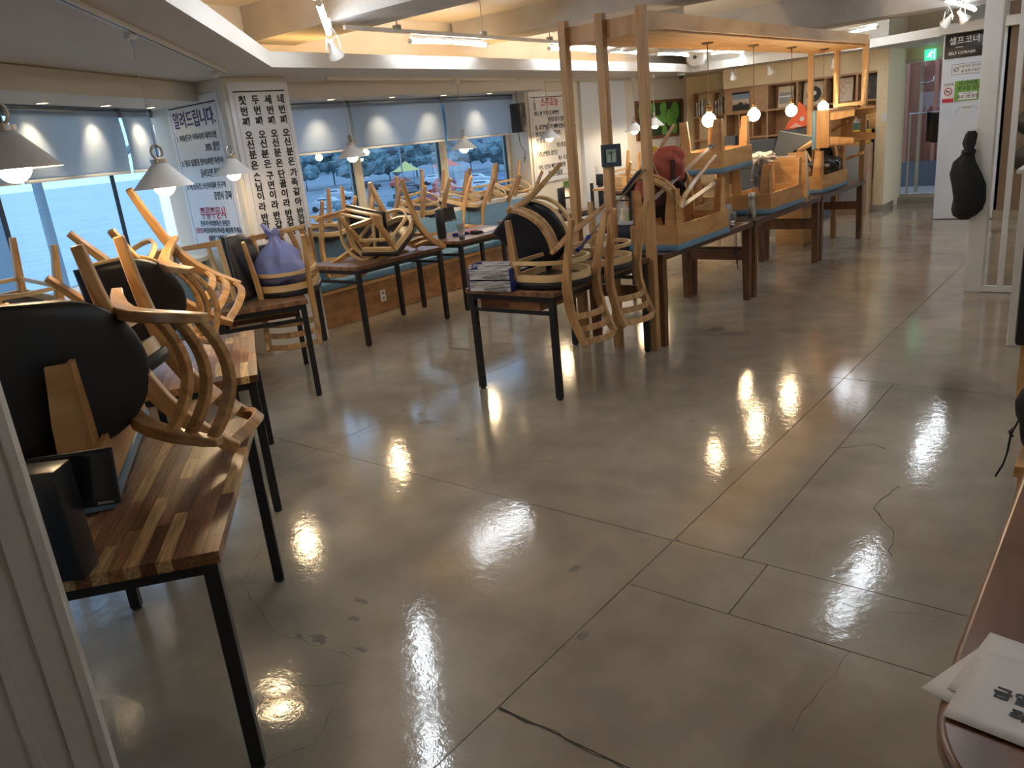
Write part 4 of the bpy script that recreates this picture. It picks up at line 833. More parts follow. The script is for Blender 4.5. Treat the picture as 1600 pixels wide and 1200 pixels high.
CH = [
 ((-2.990, 1.060, 1.430), (2.732, .038, 2.41), 'chair upside down behind the nearest black seat, long post reaching the table corner'),
 ((-4.63, 2.216, 1.13), (2.46, 1.43, 1.976), 'chair on its side on the second table, rounded black seat and three arched slats'),
 ((-4.624, 1.989, 1.451), (2.633, -.462, 2.33), 'chair upside down on the second table with one long post pointing up at the window'),
 ((-5.217, 3.658, 1.205), (-3.127, -.013, .82), 'upside down chair holding the purple bag, its ladder back hanging before the third table'),
 ((-5.66, 3.16, .96), (-.26, 1.462, .292), 'chair lying sideways across the third table, black seat edge on left of the purple bag'),
 ((-5.84, 4.69, .935), (-1.443, .175, .06), 'chair tipped on its side on the bench-side table, underside of its black seat toward us'),
 ((-5.562, 4.918, 1.306), (2.574, .017, 3.131), 'chair leaning upside down on its ladder back at the far end of the bench-side table'),
 ((-3.13, 4.36, 1.212), (pi, 0, pi / 2 + .03), 'nearer of two upturned chairs whose ladder backs hang over the middle table side'),
 ((-3.12, 4.90, 1.212), (pi, 0, pi / 2 - .03), 'further of two upturned chairs whose ladder backs hang over the middle table side'),
 ((-3.428, 4.889, 1.18), (1.972, .819, .409), 'chair lying on the upturned one on the middle table, three arched slats toward us'),
 ((-7.08, 8.02, 1.335), (-2.937, .147, 1.548), 'second from the left of the four upturned chairs crowded on the far window ledge'),
 ((-7.08, 8.54, 1.31), (-2.80, -.018, 1.41), 'third from the left of the four upturned chairs crowded on the far window ledge'),
 ((-7.08, 9.12, 1.32), (-2.78, -.029, 1.40), 'rightmost of the upturned chairs on the far window ledge, next to the red-titled poster'),
 ((-7.08, 7.17, 1.37), (-2.869, -.097, 1.53), 'upturned chair on the far window ledge above the black tablet stand'),
 ((-6.98, 5.55, 1.345), (-2.95, 0, 1.5), 'upturned chair on the far window ledge just right of the tall lettered poster'),
 ((-7.02, 6.25, 1.345), (-2.98, 0.02, 1.62), 'upturned chair on the far window ledge behind the two lying chairs'),
 ((-6.6, 11.35, 1.26), (-2.91, -.095, 1.295), 'upturned chair far back seen between the front pergola posts'),
 ((-6.45, 12.0, 1.24), (-3.0, .05, 1.8), 'upturned chair far back below the apple picture'),
 ((-5.86, 1.99, 1.385), (-3.141, .138, .181), 'upturned chair on the near window ledge, two legs standing against the sea'),
 ((-5.30, 1.00, 1.36), (-3.1, .05, .35), 'upturned chair on the near window ledge cut by the left edge'),
 ((-3.275, 6.468, 1.38), (2.204, .701, .483), 'chair heaped over the nearest box stool under the red backpack'),
 ((-3.051, 10.277, 1.20), (2.084, -1.082, -2.689), 'chair lying across the furthest box stool at the end of the pergola'),
]
for l, r, lb in CH: dup(ch0, l, r, lb)

# ================================================================== BOX STOOLS
def make_stool(loc, rot, label):
    t = thing('box_stool', label, 'stool', loc, rot, 'wooden box stools with pale blue seats')
    B((0, 0, .45), (.99, .445, .05), bevel=.016).build('seat_cushion', M['blue'], t)
    for y in (-.205, .205): B((0, y, .35), (.96, .018, .15)).build('side_board', M['ply'], t, smooth=0)
    for x in (-.472, .472): B((x, 0, .35), (.018, .392, .15)).build('end_board', M['ply'], t, smooth=0)
    B((0, 0, .42), (.93, .39, .01)).build('seat_board', M['ply'], t, smooth=0)
    for sx in (-1, 1):
        for sy in (-1, 1):
            m = MB(); poly = [(0, .41), (-.10, .41), (-.10, .27), (-.094, .18), (-.08, .08), (-.07, 0), (0, 0)]
            a = [m.bm.verts.new((sx * .445, sy * (.192 + y), z)) for y, z in poly]; b = [m.bm.verts.new((sx * (.445 + .017), sy * (.192 + y), z)) for y, z in poly]
            m.bm.faces.new(a); m.bm.faces.new(b[::-1])
            for i in range(len(poly)): j = (i + 1) % len(poly); m.bm.faces.new((a[i], b[i], b[j], a[j]))
            m.box((sx * .425, sy * .185, .21), (.075, .018, .41)) if False else None
            a = [m.bm.verts.new((sx * (.462 + y), sy * .178, z)) for y, z in poly]; b = [m.bm.verts.new((sx * (.462 + y), sy * .194, z)) for y, z in poly]
            m.bm.faces.new(a); m.bm.faces.new(b[::-1])
            for i in range(len(poly)): j = (i + 1) % len(poly); m.bm.faces.new((a[i], b[i], b[j], a[j]))
            m.build('leg', M['ply'], t, smooth=0)
    return t
H_ = 0.752 + .475
st0 = make_stool((-2.98, 1.03, H_), (pi, 0, radians(146.5)), 'upturned box stool on the nearest table at the left, leg standing before the black seat')
for l, r, lb in [
 ((-3.09, 6.14, H_), (pi, 0, pi / 2), 'upturned box stool at the near end of the dark tables'),
 ((-3.16, 8.27, H_), (pi, 0, pi / 2), 'upturned box stool on the middle dark table, behind the steel bottle'),
 ((-3.21, 10.0, H_), (pi, 0, pi / 2), 'upturned box stool on the furthest dark table under the lying chair'),
 ((-3.50, 7.20, H_), (pi, 0, pi / 2 + .02), 'upturned box stool carrying another box stool on its legs'),
 ((-3.34, 7.42, H_ + .477), (pi, 0, pi / 2 + .12), 'topmost box stool, stacked upside down on the legs of another, below the first bulb'),
 ((-2.80, 10.46, 1.452), Matrix(((0, 0, -1), (1, 0, 0), (0, -1, 0))).to_euler(), 'box stool lying on its side on top of the furthest stool beside the last bulb')]:
    dup(st0, l, r, lb)

# ================================================================== POSTERS AND SIGNS
def poster(name, label, cat, loc, rz, w, h, frame_=True):
    """origin at the lower-left corner of the face; local x right, z up, face toward -y"""
    t = thing(name, label, cat, loc, (0, 0, rz)); B((w / 2, .012, h / 2), (w, .02, h)).build('panel', M['print'], t, bevel=.004)
    if frame_:
        m = MB()
        for x in (.05, w - .05): m.box((x, 0, h / 2 - .02), (.0022, .002, h - .16))
        m.build('border_line', M['lilac'], t, smooth=0); B((w / 2, 0, h - .075), (w - .09, .002, .011), Euler((0, -.006, 0)).to_matrix()).build('brush_line', M['ink'], t, smooth=0)
    return t
RX = (pi / 2, 0, 0)
def tx(t, s, x, z, size, mat='ink', bold=.0, sx=1.0, al='LEFT', y=-.002, sh=0.0, rz=0.0): return text(s, size, M[mat], t, (x, y, z), (pi / 2, rz, 0), al, bold * .5, .0008, sx, shear=sh)
# tall hand-lettered poster on the +x face of the pillar
p2 = poster('tall_poster', 'tall white poster with four columns of brush-lettered Korean on the pillar', 'poster', (-6.258, 4.155, .78), pi / 2, .625, 1.625)
cols = ['첫번째 오신분은 손님이라 반갑고', '두번째 오신분은 구면이라 반갑고', '세번째 오신분은 단골이라 반갑고', '네번째 오신분은 가족같아 반갑고']
zz = [1.475, 1.385, 1.295, None, 1.185, 1.105, 1.02, .93, None, .83, .745, .66, .57, None, .475, .395, .31]
for k, s in enumerate(cols):
    for ch, z in zip(s, zz):
        if ch != ' ': tx(p2, ch, .088 + k * .132 + rnd.uniform(-.004, .004), z, .080, 'ink', .0052, 1.06, y=-.002, rz=rnd.uniform(-.06, .06), al='LEFT')
# first notice on the -y face of the pillar
p1 = poster('notice_poster', 'white notice poster with blue and red Korean headings beside the near window', 'poster', (-7.22, 4.108, .99), 0, .86, 1.36)
tx(p1, '알려드립니다.', .43, 1.165, .155, 'inkblue', .004, .78, 'CENTER')
tx(p1, '1. 여자친구! 식혀시켜 데려오면', .08, 1.015, .066, 'ink', .001, .78); tx(p1, '30% 할인', .52, .915, .085, 'ink', .0015, .72, sh=.2)
tx(p1, '2. 뒤로 덤블링 연속3회전 하면서', .08, .795, .066, 'ink', .001, .78); tx(p1, '들어오면 천원할인', .36, .695, .082, 'ink', .0015, .68, sh=.2)
tx(p1, '3. 비.장동건, 소년시대와 친구먹', .08, .585, .066, 'ink', .001, .76); tx(p1, '증명시 공짜', .50, .49, .082, 'ink', .0015, .72, sh=.2)
tx(p1, '주류주문시', .43, .335, .120, 'inkred', .003, .78, 'CENTER'); tx(p1, '춘추가 어정쩡하신 분들은', .43, .245, .058, 'ink', .001, .80, 'CENTER')
tx(p1, '신분증', .075, .18, .058, 'inkred', .001, .78); tx(p1, '/여권/엄마동의서를 제출해 주세요.', .205, .18, .058, 'ink', .001, .78)
tx(p1, '돌뜨그래잎날', .30, .105, .066, 'ink', .003, .8); B((.285, 0, .105), (.022, .002, .055)).build('logo_mark', M['inkred'], p1, smooth=0); B((.55, 0, .065), (.5, .002, .006)).build('brush_line', M['ink'], p1, smooth=0)
# third poster
p3 = poster('title_poster', 'white Korean poster with a red title and bottle drawings right of the far windows', 'poster', (-7.095, 9.50, 1.00), pi / 2, 1.02, 1.27)
p3.location.x = -7.075; p3.location.z = 1.03
tx(p3, '소주효능', .50, 1.115, .135, 'inkred', .003, .9, 'CENTER')
for z, x, s in ((.965, .10, '하나, 싼 가격으로 마약의'), (.875, .42, '기분을 낼 수 있다.'), (.775, .10, '둘, 내 앞의여자가 예뻐 보인다.'), (.685, .10, '셋, 집 밖에서도 생명유지.'), (.595, .10, '넷, 술 앞에'), (.505, .60, '되는게 없음'), (.405, .10, '다섯, 손떨림, 불안감'), (.315, .62, '해소 특효약'), (.215, .10, '여섯, 남친과 빠른 진도 진행.')):
    tx(p3, s, x, z, .078, 'ink', .0012, .78)
tx(p3, '돌뜨그래잎날', .33, .115, .085, 'ink', .003, .8); B((.62, 0, .075), (.5, .002, .006)).build('brush_line', M['ink'], p3, smooth=0)
for x in (.13, .88):
    MB().bar([(x, 0, 1.02), (x, 0, 1.12)], .002, .06, side=(0, 1, 0)).build('bottle_drawing', M['concgrey'], p3, smooth=0); B((x, 0, 1.155), (.02, .002, .08)).build('bottle_neck_drawing', M['concgrey'], p3, smooth=0)
# apple picture
ap = thing('apple_picture', 'framed picture of green apples on the far cream wall', 'picture', (-7.09, 12.45, 1.43), (0, 0, pi / 2)); ap.location = (-7.082, 12.53, 1.44)
W_, Hh = 1.76, .62
ap.scale = (1, 1, 1)
for x, z, w, h in ((W_ / 2, .02, W_, .05), (W_ / 2, Hh, W_, .05), (.02, Hh / 2, .05, Hh), (W_, Hh / 2, .05, Hh)): B((x, 0, z), (w, .03, h)).build('frame_bar', M['darkleg'], ap, bevel=.003)
B((W_ / 2, .01, Hh / 2), (W_ - .02, .01, Hh - .02)).build('backing', M['appledark'], ap, smooth=0)
for k, (x, z, r_) in enumerate(((.22, .46, .15), (.24, .14, .11), (.60, .50, .12), (.50, .27, .14), (.76, .28, .12), (1.0, .50, .13), (.96, .30, .14), (1.45, .44, .18), (1.22, .33, .16), (1.40, .16, .14), (1.02, .10, .11))):
    m = MB(); m.lathe([(0, .0), (r_ * .3, .002), (r_ * .8, .001), (r_ * .92, -.002)], 24, c=(x, 0, z), mat=Euler((pi / 2, 0, 0)).to_matrix()); m.build('printed_apple', M['apple'], ap, loc=(0, .002 - k * .0004, 0))
# green sticker under the soju poster
def review_sign(loc, rz, w, h, label):
    t = thing('green_notice', label, 'sign', loc, (0, 0, rz), 'small green and white Korean notices'); B((0, 0, 0), (w, .006, h)).build('panel', M['inkgreen'], t, smooth=0)
    tx(t, '네이버톡', -.02 * w, h * .34, h * .27, 'ink', .001, .9, 'CENTER', y=-.005); tx(t, '영수증 리뷰', .02 * w, h * .10, h * .25, 'ink', .001, .9, 'CENTER', y=-.005)
    B((-.02 * w, -.004, -h * .26), (w * .66, .003, h * .38)).build('white_label', M['print'], t, smooth=0); tx(t, '음료 1병 증정', -.02 * w, -h * .31, h * .19, 'ink', .001, .9, 'CENTER', y=-.007); tx(t, '리뷰 작성시', -.02 * w, -h * .15, h * .10, 'ink', .0, .9, 'CENTER', y=-.007)
    return t
review_sign((-7.09, 10.36, .87), pi / 2, .26, .25, 'small green and white notice below the red-titled poster, half behind the left post')
review_sign((-2.10, 12.71, 1.72), 0, .335, .26, 'green and white notice on the white wall under the black sign')
t = thing('self_corner_sign', 'black rounded sign reading SELF CORNER in Korean and English on the white wall', 'sign', (-2.17, 12.71, 2.30)); B((0, 0, 0), (.50, .02, .31), bevel=.012).build('panel', M['blkplastic'], t)
tx(t, '셀프코너', -.20, .055, .105, 'inkwhite', .002, .95, y=-.012); tx(t, 'SELF CORNER', -.20, -.095, .052, 'inkwhite', .0006, 1.0, y=-.012); B((-.075, -.011, -.022), (.09, .002, .006)).build('rule', M['inkwhite'], t, smooth=0); B((.21, -.012, .03), (.03, .003, .13)).build('white_tag', M['inkwhite'], t, smooth=0)
t = thing('age_notice', 'small framed line notice about minors under the SELF CORNER sign', 'sign', (-2.12, 12.712, 2.0)); B((0, 0, 0), (.40, .005, .135)).build('panel', M['print'], t, smooth=0)
m = MB(); [m.box(c, d) for c, d in (((0, -.004, .065), (.40, .002, .004)), ((0, -.004, -.065), (.40, .002, .004)), ((-.198, -.004, 0), (.004, .002, .135)), ((.198, -.004, 0), (.004, .002, .135)))]; m.build('outline', M['inkblue'], t, smooth=0)
tx(t, '19세 미만 청소년에게', .04, .028, .042, 'ink', .0004, .85, 'CENTER', y=-.004); tx(t, '술·담배 판매금지', .04, -.030, .042, 'ink', .0004, .85, 'CENTER', y=-.004)
m = MB(); m.tube([(-.145 + .028 * cos(a), -.005, .028 * sin(a)) for a in [2 * pi * k / 20 for k in range(20)]], .003, 5, close=True); m.tube([(-.165, -.005, -.02), (-.125, -.005, .02)], .003, 5); m.build('ban_mark', M['ink'], t)
t = thing('no_smoking_sign', 'small no smoking sign with red ring and red strip left of the green notice', 'sign', (-2.345, 12.712, 1.71)); B((0, 0, 0), (.135, .005, .25)).build('panel', M['print'], t, smooth=0)
tx(t, '금연구역', 0, .10, .040, 'ink', .001, .85, 'CENTER', y=-.004); B((0, -.004, -.10), (.135, .003, .05)).build('red_strip', M['inkred'], t, smooth=0)
m = MB(); m.tube([(.045 * cos(a), -.005, .015 + .045 * sin(a)) for a in [2 * pi * k / 24 for k in range(24)]], .006, 6, close=True); m.tube([(-.032, -.006, .047), (.032, -.006, -.017)], .005, 6); m.build('red_ring', M['inkred'], t); B((0, -.004, .015), (.055, .002, .012)).build('cigarette', M['ink'], t, smooth=0)
t = thing('dispenser_arc', 'thin grey arc with a small label on the white wall', 'sign', (-2.10, 12.712, 1.40)); MB().tube([(.15 * cos(a), 0, .13 * sin(a)) for a in [pi * (.08 + .84 * k / 16) for k in range(17)]], .003, 5).build('arc', M['concgrey'], t); MB().lathe([(0, .004), (.06, .004), (.06, 0)], 20, mat=Euler((pi / 2, 0, 0)).to_matrix()).build('label_disc', M['print'], t, loc=(0, 0, .10)); tx(t, '셀프코너', 0, .10, .03, 'ink', .0, .9, 'CENTER', y=-.006)
t = thing('light_switch', 'white light switch plate right of the bookcase', 'switch', (-3.375, 13.95, 1.42)); t.location = (-3.41, 13.765, 1.44); B((0, 0, 0), (.075, .012, .13)).build('plate', M['white'], t, bevel=.003); B((0, -.008, 0), (.04, .006, .08)).build('rocker', M['print'], t, bevel=.002)

# ================================================================== BOOKCASE AND FAR CORNER
bk = thing('bookcase', 'large built-in wooden bookcase with square cubbies on the yellow end wall', 'bookcase', (-6.06, 13.88, 0), (0, 0, -.038))
XC = [0, .76, 1.27, 1.73, 2.22, 2.62]; ZR = [.0, .50, .90, 1.30, 1.72, 2.13]; D = .34
for z in ZR: B((1.31, D / 2, z if z else .03), (2.66, D, .03 if z else .06)).build('shelf_board', M['shelf'], bk, smooth=0)
for x in XC: B((x, D / 2, 1.07), (.03, D - .004, 2.10)).build('upright', M['shelf'], bk, smooth=0)
for x in (.25, .50): B((x, D / 2, 1.51), (.02, D - .01, .39)).build('divider', M['shelf'], bk, smooth=0)
B((1.31, D, 1.07), (2.66, .012, 2.14)).build('back_panel', M['shelf'], bk, smooth=0)
B((.38, .02, 1.925), (.73, .02, .38)).build('door', M['shelf'], bk, smooth=0)
B((1.31, .012, .26), (2.62, .02, .44)).build('door', M['shelf'], bk, smooth=0)
wg = thing('bookcase', 'short bookcase wing against the return wall, holding books', 'bookcase', (-6.86, 14.38, 0))
for z in ZR: B((.40, .0, z if z else .03), (.80, .20, .03)).build('shelf_board', M['shelf'], wg, smooth=0)
for x in (.0, .40, .785): B((x, .0, 1.07), (.03, .198, 2.10)).build('upright', M['shelf'], wg, smooth=0)
def bk_at(x, y, z): c, s = cos(-.038), sin(-.038); return (-6.06 + c * x - s * y, 13.88 + s * x + c * y, z)
def shelf_item(name, label, cat, x, z, y=.16): return thing(name, label, cat, bk_at(x, y, z + .016), (0, 0, -.038))
def picture(x, z, w, h, label, bgm, drawer, lean=.12):
    t = shelf_item('picture', label, 'picture', x, z, .12); r = Euler((-lean, 0, 0)).to_matrix()
    B((0, 0, h / 2), (w, .015, h)).build('panel', bgm, t, smooth=0, rot=(-lean, 0, 0)); drawer(t, w, h, lean); return t
sky = flat('sunset_sky', (.55, .45, .35), .4); skyb = flat('sunset_blue', (.20, .30, .42), .4); cream2 = flat('art_paper', (.62, .54, .42), .6)
def sunset(t, w, h, l):
    B((0, -.009, h * .45), (w, .003, h * .30)).build('glow_band', sky, t, smooth=0, rot=(-l, 0, 0)); m = MB(); m.box((0, -.011, h * .15), (w, .003, h * .3)); m.lathe([(0, 0), (.03, 0)], 12, c=(0, -.012, h * .36), mat=Euler((pi / 2, 0, 0)).to_matrix())
    for k in range(7): m.box((-w * .42 + k * w * .14, -.011, h * .32), (w * .08, .003, h * (.05 + .05 * (k % 3))))
    m.box((0, -.011, h * .94), (w, .003, h * .12)); m.build('silhouette', M['ink'], t, smooth=0, rot=(-l, 0, 0))
t = thing('picture', 'sunset silhouette picture fixed on the closed bookcase door', 'picture', bk_at(.30, -.02, 1.765), (0, 0, -.038)); B((0, 0, .15), (.30, .014, .30)).build('panel', skyb, t, smooth=0); sunset(t, .30, .30, 0)
def seascape(t, w, h, l):
    B((0, -.009, h * .45), (w * .86, .003, h * .52)).build('sea_print', M['concgrey'], t, smooth=0, rot=(-l, 0, 0)); B((0, -.011, h * .52), (w * .86, .003, h * .06)).build('wave_band', M['print'], t, smooth=0, rot=(-l, 0, 0))
picture(1.03, 1.72, .26, .34, 'pale seascape print leaning in the second cubby of the bookcase', cream2, seascape)
def disc(t, w, h, l):
    MB().lathe([(0, .0), (w * .36, 0)], 28, c=(0, -.010, h * .45), mat=Euler((pi / 2, 0, 0)).to_matrix()).build('black_disc', M['ink'], t, smooth=0, rot=(-l, 0, 0)); MB().lathe([(0, .0), (w * .10, 0)], 20, c=(.01, -.012, h * .5), mat=Euler((pi / 2, 0, 0)).to_matrix()).build('white_spot', M['print'], t, smooth=0, rot=(-l, 0, 0))
picture(1.50, 1.72, .34, .36, 'print with a black disc in the third cubby of the bookcase', cream2, disc)
def linework(t, w, h, l):
    m = MB(); m.tube([(.03 * cos(a), -.010, h * .78 + .03 * sin(a)) for a in [2 * pi * k / 14 for k in range(14)]], .003, 5, close=True); m.tube([(0, -.010, h * .7), (-.05, -.010, h * .5), (.02, -.010, h * .35), (-.03, -.010, h * .1)], .003, 5); m.tube([(.03, -.010, h * .78), (.12, -.010, h * .76)], .003, 5)
    m.tube([(.045 * cos(a), -.010, h * .48 + .05 * sin(a)) for a in [2 * pi * k / 14 for k in range(14)]], .003, 5, close=True); m.build('line_drawing', M['inkred'], t, rot=(-l, 0, 0))
picture(1.97, 1.72, .30, .36, 'cream line drawing in the fourth cubby, between the far pergola posts', cream2, linework)
def darkart(t, w, h, l):
    m = MB()
    for k in range(9): m.tube([(rnd.uniform(-.1, .1), -.010, rnd.uniform(.08, .30)), (rnd.uniform(-.1, .1), -.010, rnd.uniform(.08, .30))], .003, 5)
    m.build('pale_strokes', M['concgrey'], t, rot=(-l, 0, 0))
picture(2.42, 1.72, .30, .36, 'black picture with pale strokes in the rightmost top cubby', M['ink'], darkart)
picture(2.44, .92 - .02, .26, .30, 'dark night print on the lower right shelf of the bookcase', M['inkblue'], darkart)
# books on the wing and beyond
bc = [(.5, .42, .3), (.08, .10, .16), (.6, .58, .52), (.10, .09, .09), (.45, .30, .14), (.34, .34, .36)]
bn_ = ['cream', 'navy', 'white', 'black', 'tan', 'grey']
for k in range(6):
    t = thing('book', '%s book standing in the %s of the bookcase wing' % (bn_[k], ['upper left cubby', 'upper left cubby', 'upper left cubby', 'upper right cubby', 'upper right cubby', 'upper right cubby'][k]), 'book', (-6.79 + k * .052 + (.22 if k > 2 else 0), 14.36, 1.737), (0, 0, -pi / 2), 'books on the wing shelf')
    h = .24 + .03 * (k % 3); cv = flat('book_cover', bc[k], .5)
    B((0, 0, h / 2), (.16, .034, h)).build('cover', cv, t, smooth=0, bevel=.002); B((.004, 0, h / 2), (.158, .026, h - .01)).build('page_block', M['paper'], t, smooth=0); B((.082, 0, h * .6), (.002, .02, .05)).build('spine_label', M['print'], t, smooth=0)
# paper bags, crate, magazines
t = shelf_item('paper_bag', 'brown paper bag in the right-hand cubby of the bookcase', 'bag', 2.42, 1.30, .15); m = MB(); m.sweep([(0, 0, 0), (0, 0, .10), (0, 0, .22), (.01, 0, .33)], [(-.13, -.06), (.13, -.06), (.13, .06), (-.13, .06)], side=(1, 0, 0), scales=[1, 1.02, .98, .8]); m.build('bag_body', M['ply'], t, smooth=0); MB().tube([(-.05, 0, .32), (-.04, 0, .38), (.04, 0, .38), (.05, 0, .32)], .004, 6).build('handle', M['ply'], t)
t = shelf_item('paper_bag', 'folded brown paper bag in the cubby behind the far pergola post', 'bag', 2.0, 1.30, .15); m = MB(); m.sweep([(0, 0, 0), (0, 0, .10), (0, 0, .20), (.01, 0, .26)], [(-.15, -.06), (.15, -.06), (.15, .06), (-.15, .06)], side=(1, 0, 0), scales=[1, 1.02, .9, .5]); m.build('bag_body', M['ply'], t, smooth=0); MB().tube([(-.05, 0, .24), (-.03, 0, .30), (.03, 0, .30), (.05, 0, .24)], .004, 6).build('handle', M['ply'], t)
def crate(loc, rz, label):
    t = thing('plastic_crate', label, 'crate', loc, (0, 0, rz)); w, d, h = .30, .24, .21
    B((0, 0, .006), (w, d, .012)).build('crate_base', M['crate'], t, smooth=0)
    for sx, sy in ((0, -1), (0, 1), (-1, 0), (1, 0)):
        m = MB(); L_ = w if sy else d; n = 12
        for z in (.02, .075, .125, h - .01): m.box((0, 0, z), (L_, .01, .018 if z > .19 else .010))
        for k in range(n + 1): m.box((-L_ / 2 + L_ * k / n, 0, h / 2), (.008, .009, h))
        m.build('lattice_side', M['crate'], t, smooth=0, loc=(sx * w / 2, sy * d / 2, 0), rot=(0, 0, 0 if sy else pi / 2))
    return t
crate((-3.74, 13.62, 1.085), 0, 'yellow lattice crate at the right of the bookcase')
t = thing('side_cabinet', 'low pale wooden cabinet under the yellow crate', 'cabinet', (-3.78, 13.62, 0)); B((0, .02, .54), (.44, .32, 1.08)).build('body', M['shelf'], t, bevel=.004); B((0, -.15, .60), (.40, .02, .90)).build('door', M['concgrey'], t, bevel=.003); MB().tube([(.15, -.17, .65), (.15, -.17, .78)], .006, 6).build('handle', M['steel'], t)
t = thing('stacked_books', 'small stack of dark and green books standing in the crate', 'books', (-3.74, 13.62, 1.10)); 
bpy.data.objects.remove(t)
for k, (c, nm) in enumerate((((.04, .12, .08), 'dark green'), ((.07, .09, .11), 'slate grey'), ((.02, .02, .02), 'black'))):
    t = thing('folder', '%s folder sticking out of the yellow crate' % nm, 'folder', (-3.74 + .0, 13.56 + k * .06, 1.10), (0, 0, 0), 'folders in the crate'); B((0, 0, .15), (.24, .03, .30 + .02 * k)).build('cover', flat('folder_cover', c, .5), t, bevel=.002); B((0, 0, .30 + .02 * k), (.22, .02, .01)).build('page_block', M['paper'], t, smooth=0)
# dark grey cabinets with orange fish
def cab(x0, x1, y, h, label):
    t = thing('grey_cabinet', label, 'cabinet', ((x0 + x1) / 2, y, 0), (0, 0, 0), 'dark grey cabinets before the bookcase'); w = x1 - x0
    B((0, .25, h / 2), (w, .48, h)).build('body', M['greycab'], t, bevel=.004)
    for k in range(3): 
        d = B((0, 0, 0), (w - .03, .02, h / 3 - .02)).build('drawer', M['greycab'], t, bevel=.003, loc=(0, 0, h / 6 + k * h / 3)); B((0, -.03, .04), (.20, .012, .012)).build('handle', M['steel'], d, smooth=0)
    return t
cab(-5.36, -4.74, 12.75, 1.28, 'dark grey drawer cabinet left of the orange fish'); cab(-4.72, -4.02, 12.80, 1.40, 'taller dark grey cabinet the orange fish stands on')
fs = thing('fish_sculpture', 'flat orange fish figure standing on the taller grey cabinet', 'figure', (-4.45, 12.95, 1.405), (0, 0, .1))
body = [(-.22, .0), (-.16, .10), (-.06, .24), (.0, .40), (.10, .30), (.16, .15), (.13, .10), (.20, .10), (.34, .07), (.34, .02), (.16, .04), (.05, .02), (-.08, .0)]
m = MB(); a = [m.bm.verts.new((x, -.02, z)) for x, z in body]; b = [m.bm.verts.new((x, .02, z)) for x, z in body]; m.bm.faces.new(a); m.bm.faces.new(b[::-1]); n = len(body)
for i in range(n): m.bm.faces.new((a[i], b[i], b[(i + 1) % n], a[(i + 1) % n]))
m.build('body', M['orange'], fs, smooth=0, bevel=.004); m = MB(); m.lathe([(0, .0), (.035, 0)], 18, c=(.05, -.024, .14), mat=Euler((pi / 2, 0, 0)).to_matrix()); m.build('eye', M['print'], fs)
m = MB(); a = [m.bm.verts.new(v) for v in ((-.14, -.026, .02), (-.04, -.026, .09), (.06, -.026, .02))]; m.bm.faces.new(a); m.build('belly_patch', flat('salmon', (.85, .45, .35), .5), fs, smooth=0, solid=.003)
MB().tube([(0, 0, -.0), (0, 0, .02)], .05, 12).build('stand', M['greycab'], fs)
t = thing('orange_dish', 'small orange dish on white paper behind the fourth bulb', 'dish', (-4.15, 13.0, 1.405)); MB().lathe([(0, 0), (.05, 0), (.09, .035), (.085, .037), (.05, .008), (0, .008)], 20).build('bowl', M['orange'], t); MB().lathe([(.012, .03), (.02, .05), (0, .07)], 10).build('knob', M['orange'], t)
t = thing('coffee_grinder', 'dark square radio-like box on the bookcase behind the stacked stool', 'box', (-5.55, 13.45, 1.0)); t.location = (-5.62, 13.0, 1.0)
B((0, 0, .20), (.28, .16, .36)).build('body', M['greycab'], t, bevel=.01)
for k in range(6): B((-.07 + k * .028, -.083, .17), (.012, .006, .16)).build('grille_bar', M['concgrey'], t, smooth=0)
t = thing('side_table', 'low wooden side table under the dark box by the wing bookcase', 'table', (-5.62, 13.0, 0)); B((0, 0, .985), (.40, .36, .03)).build('top', M['shelf'], t, smooth=0)
for x in (-.17, .17):
    for y in (-.15, .15): B((x, y, .485), (.035, .035, .97)).build('leg', M['shelf'], t, smooth=0)

# ================================================================== RIGHT SIDE: COLUMN, FRAME, COAT
S(B((-1.175, 8.06, 1.24), (.135, .12, 2.48)).build('trim_2', M['white'], smooth=0, bevel=.004))
fr = S(thing('trim_3', 'x', 'x', (-.95, 8.03, 0))); del fr['label']; del fr['category']
B((0, 0, .03), (.36, .05, .05)).build('bottom_rail', M['white'], fr, smooth=0); B((-.02, 0, 1.26), (.045, .045, 2.42)).build('slim_post', M['white'], fr, smooth=0)
S(B((-.47, 6.42, .59), (.44, .28, 1.18)).build('wall_low', M['cream'], smooth=0, bevel=.004)); S(B((-.46, 6.45, 1.84), (.40, .22, 1.32)).build('wall_upper', M['white'], smooth=0)); S(B((-.47, 6.41, 1.195), (.50, .32, .03)).build('trim_4', M['cream'], smooth=0, bevel=.008))
# black bundle hanging on the column
t = thing('hanging_bag', 'black cloth bag hanging from the white column under a cord', 'bag', (-1.265, 7.93, 0))
prof = [(1.40, .0, .028), (1.37, .0, .045), (1.30, -.01, .050), (1.25, -.005, .036), (1.20, -.01, .055), (1.15, -.03, .085), (1.05, -.02, .115), (.95, -.0, .125), (.82, .005, .125), (.74, .0, .115), (.69, -.01, .085), (.655, -.01, .03)]
m = MB(); rings = []
for z, xo, r_ in prof: rings.append([m.bm.verts.new((xo + r_ * (1 + .16 * sin(3 * a + z * 9)) * cos(a), .55 * r_ * (1 + .2 * sin(5 * a + z * 14)) * sin(a), z)) for a in [2 * pi * k / 20 for k in range(20)]])
for A_, B_ in zip(rings, rings[1:]):
    for j in range(20): m.bm.faces.new((A_[j], A_[(j + 1) % 20], B_[(j + 1) % 20], B_[j]))
m.bm.faces.new(rings[0]); m.bm.faces.new(rings[-1][::-1]); m.build('bag_body', M['fabricblk'], t, smooth=80)
MB().tube([(0, 0, 1.39), (.04, .04, 1.43), (.10, .055, 1.36)], .004, 6).build('cord', M['white'], t)
m = MB(); m.lathe([(.05, 0), (.058, .02), (.05, .04)], 14, c=(-.01, 0, 1.21)); m.build('knot', M['fabricblk'], t)
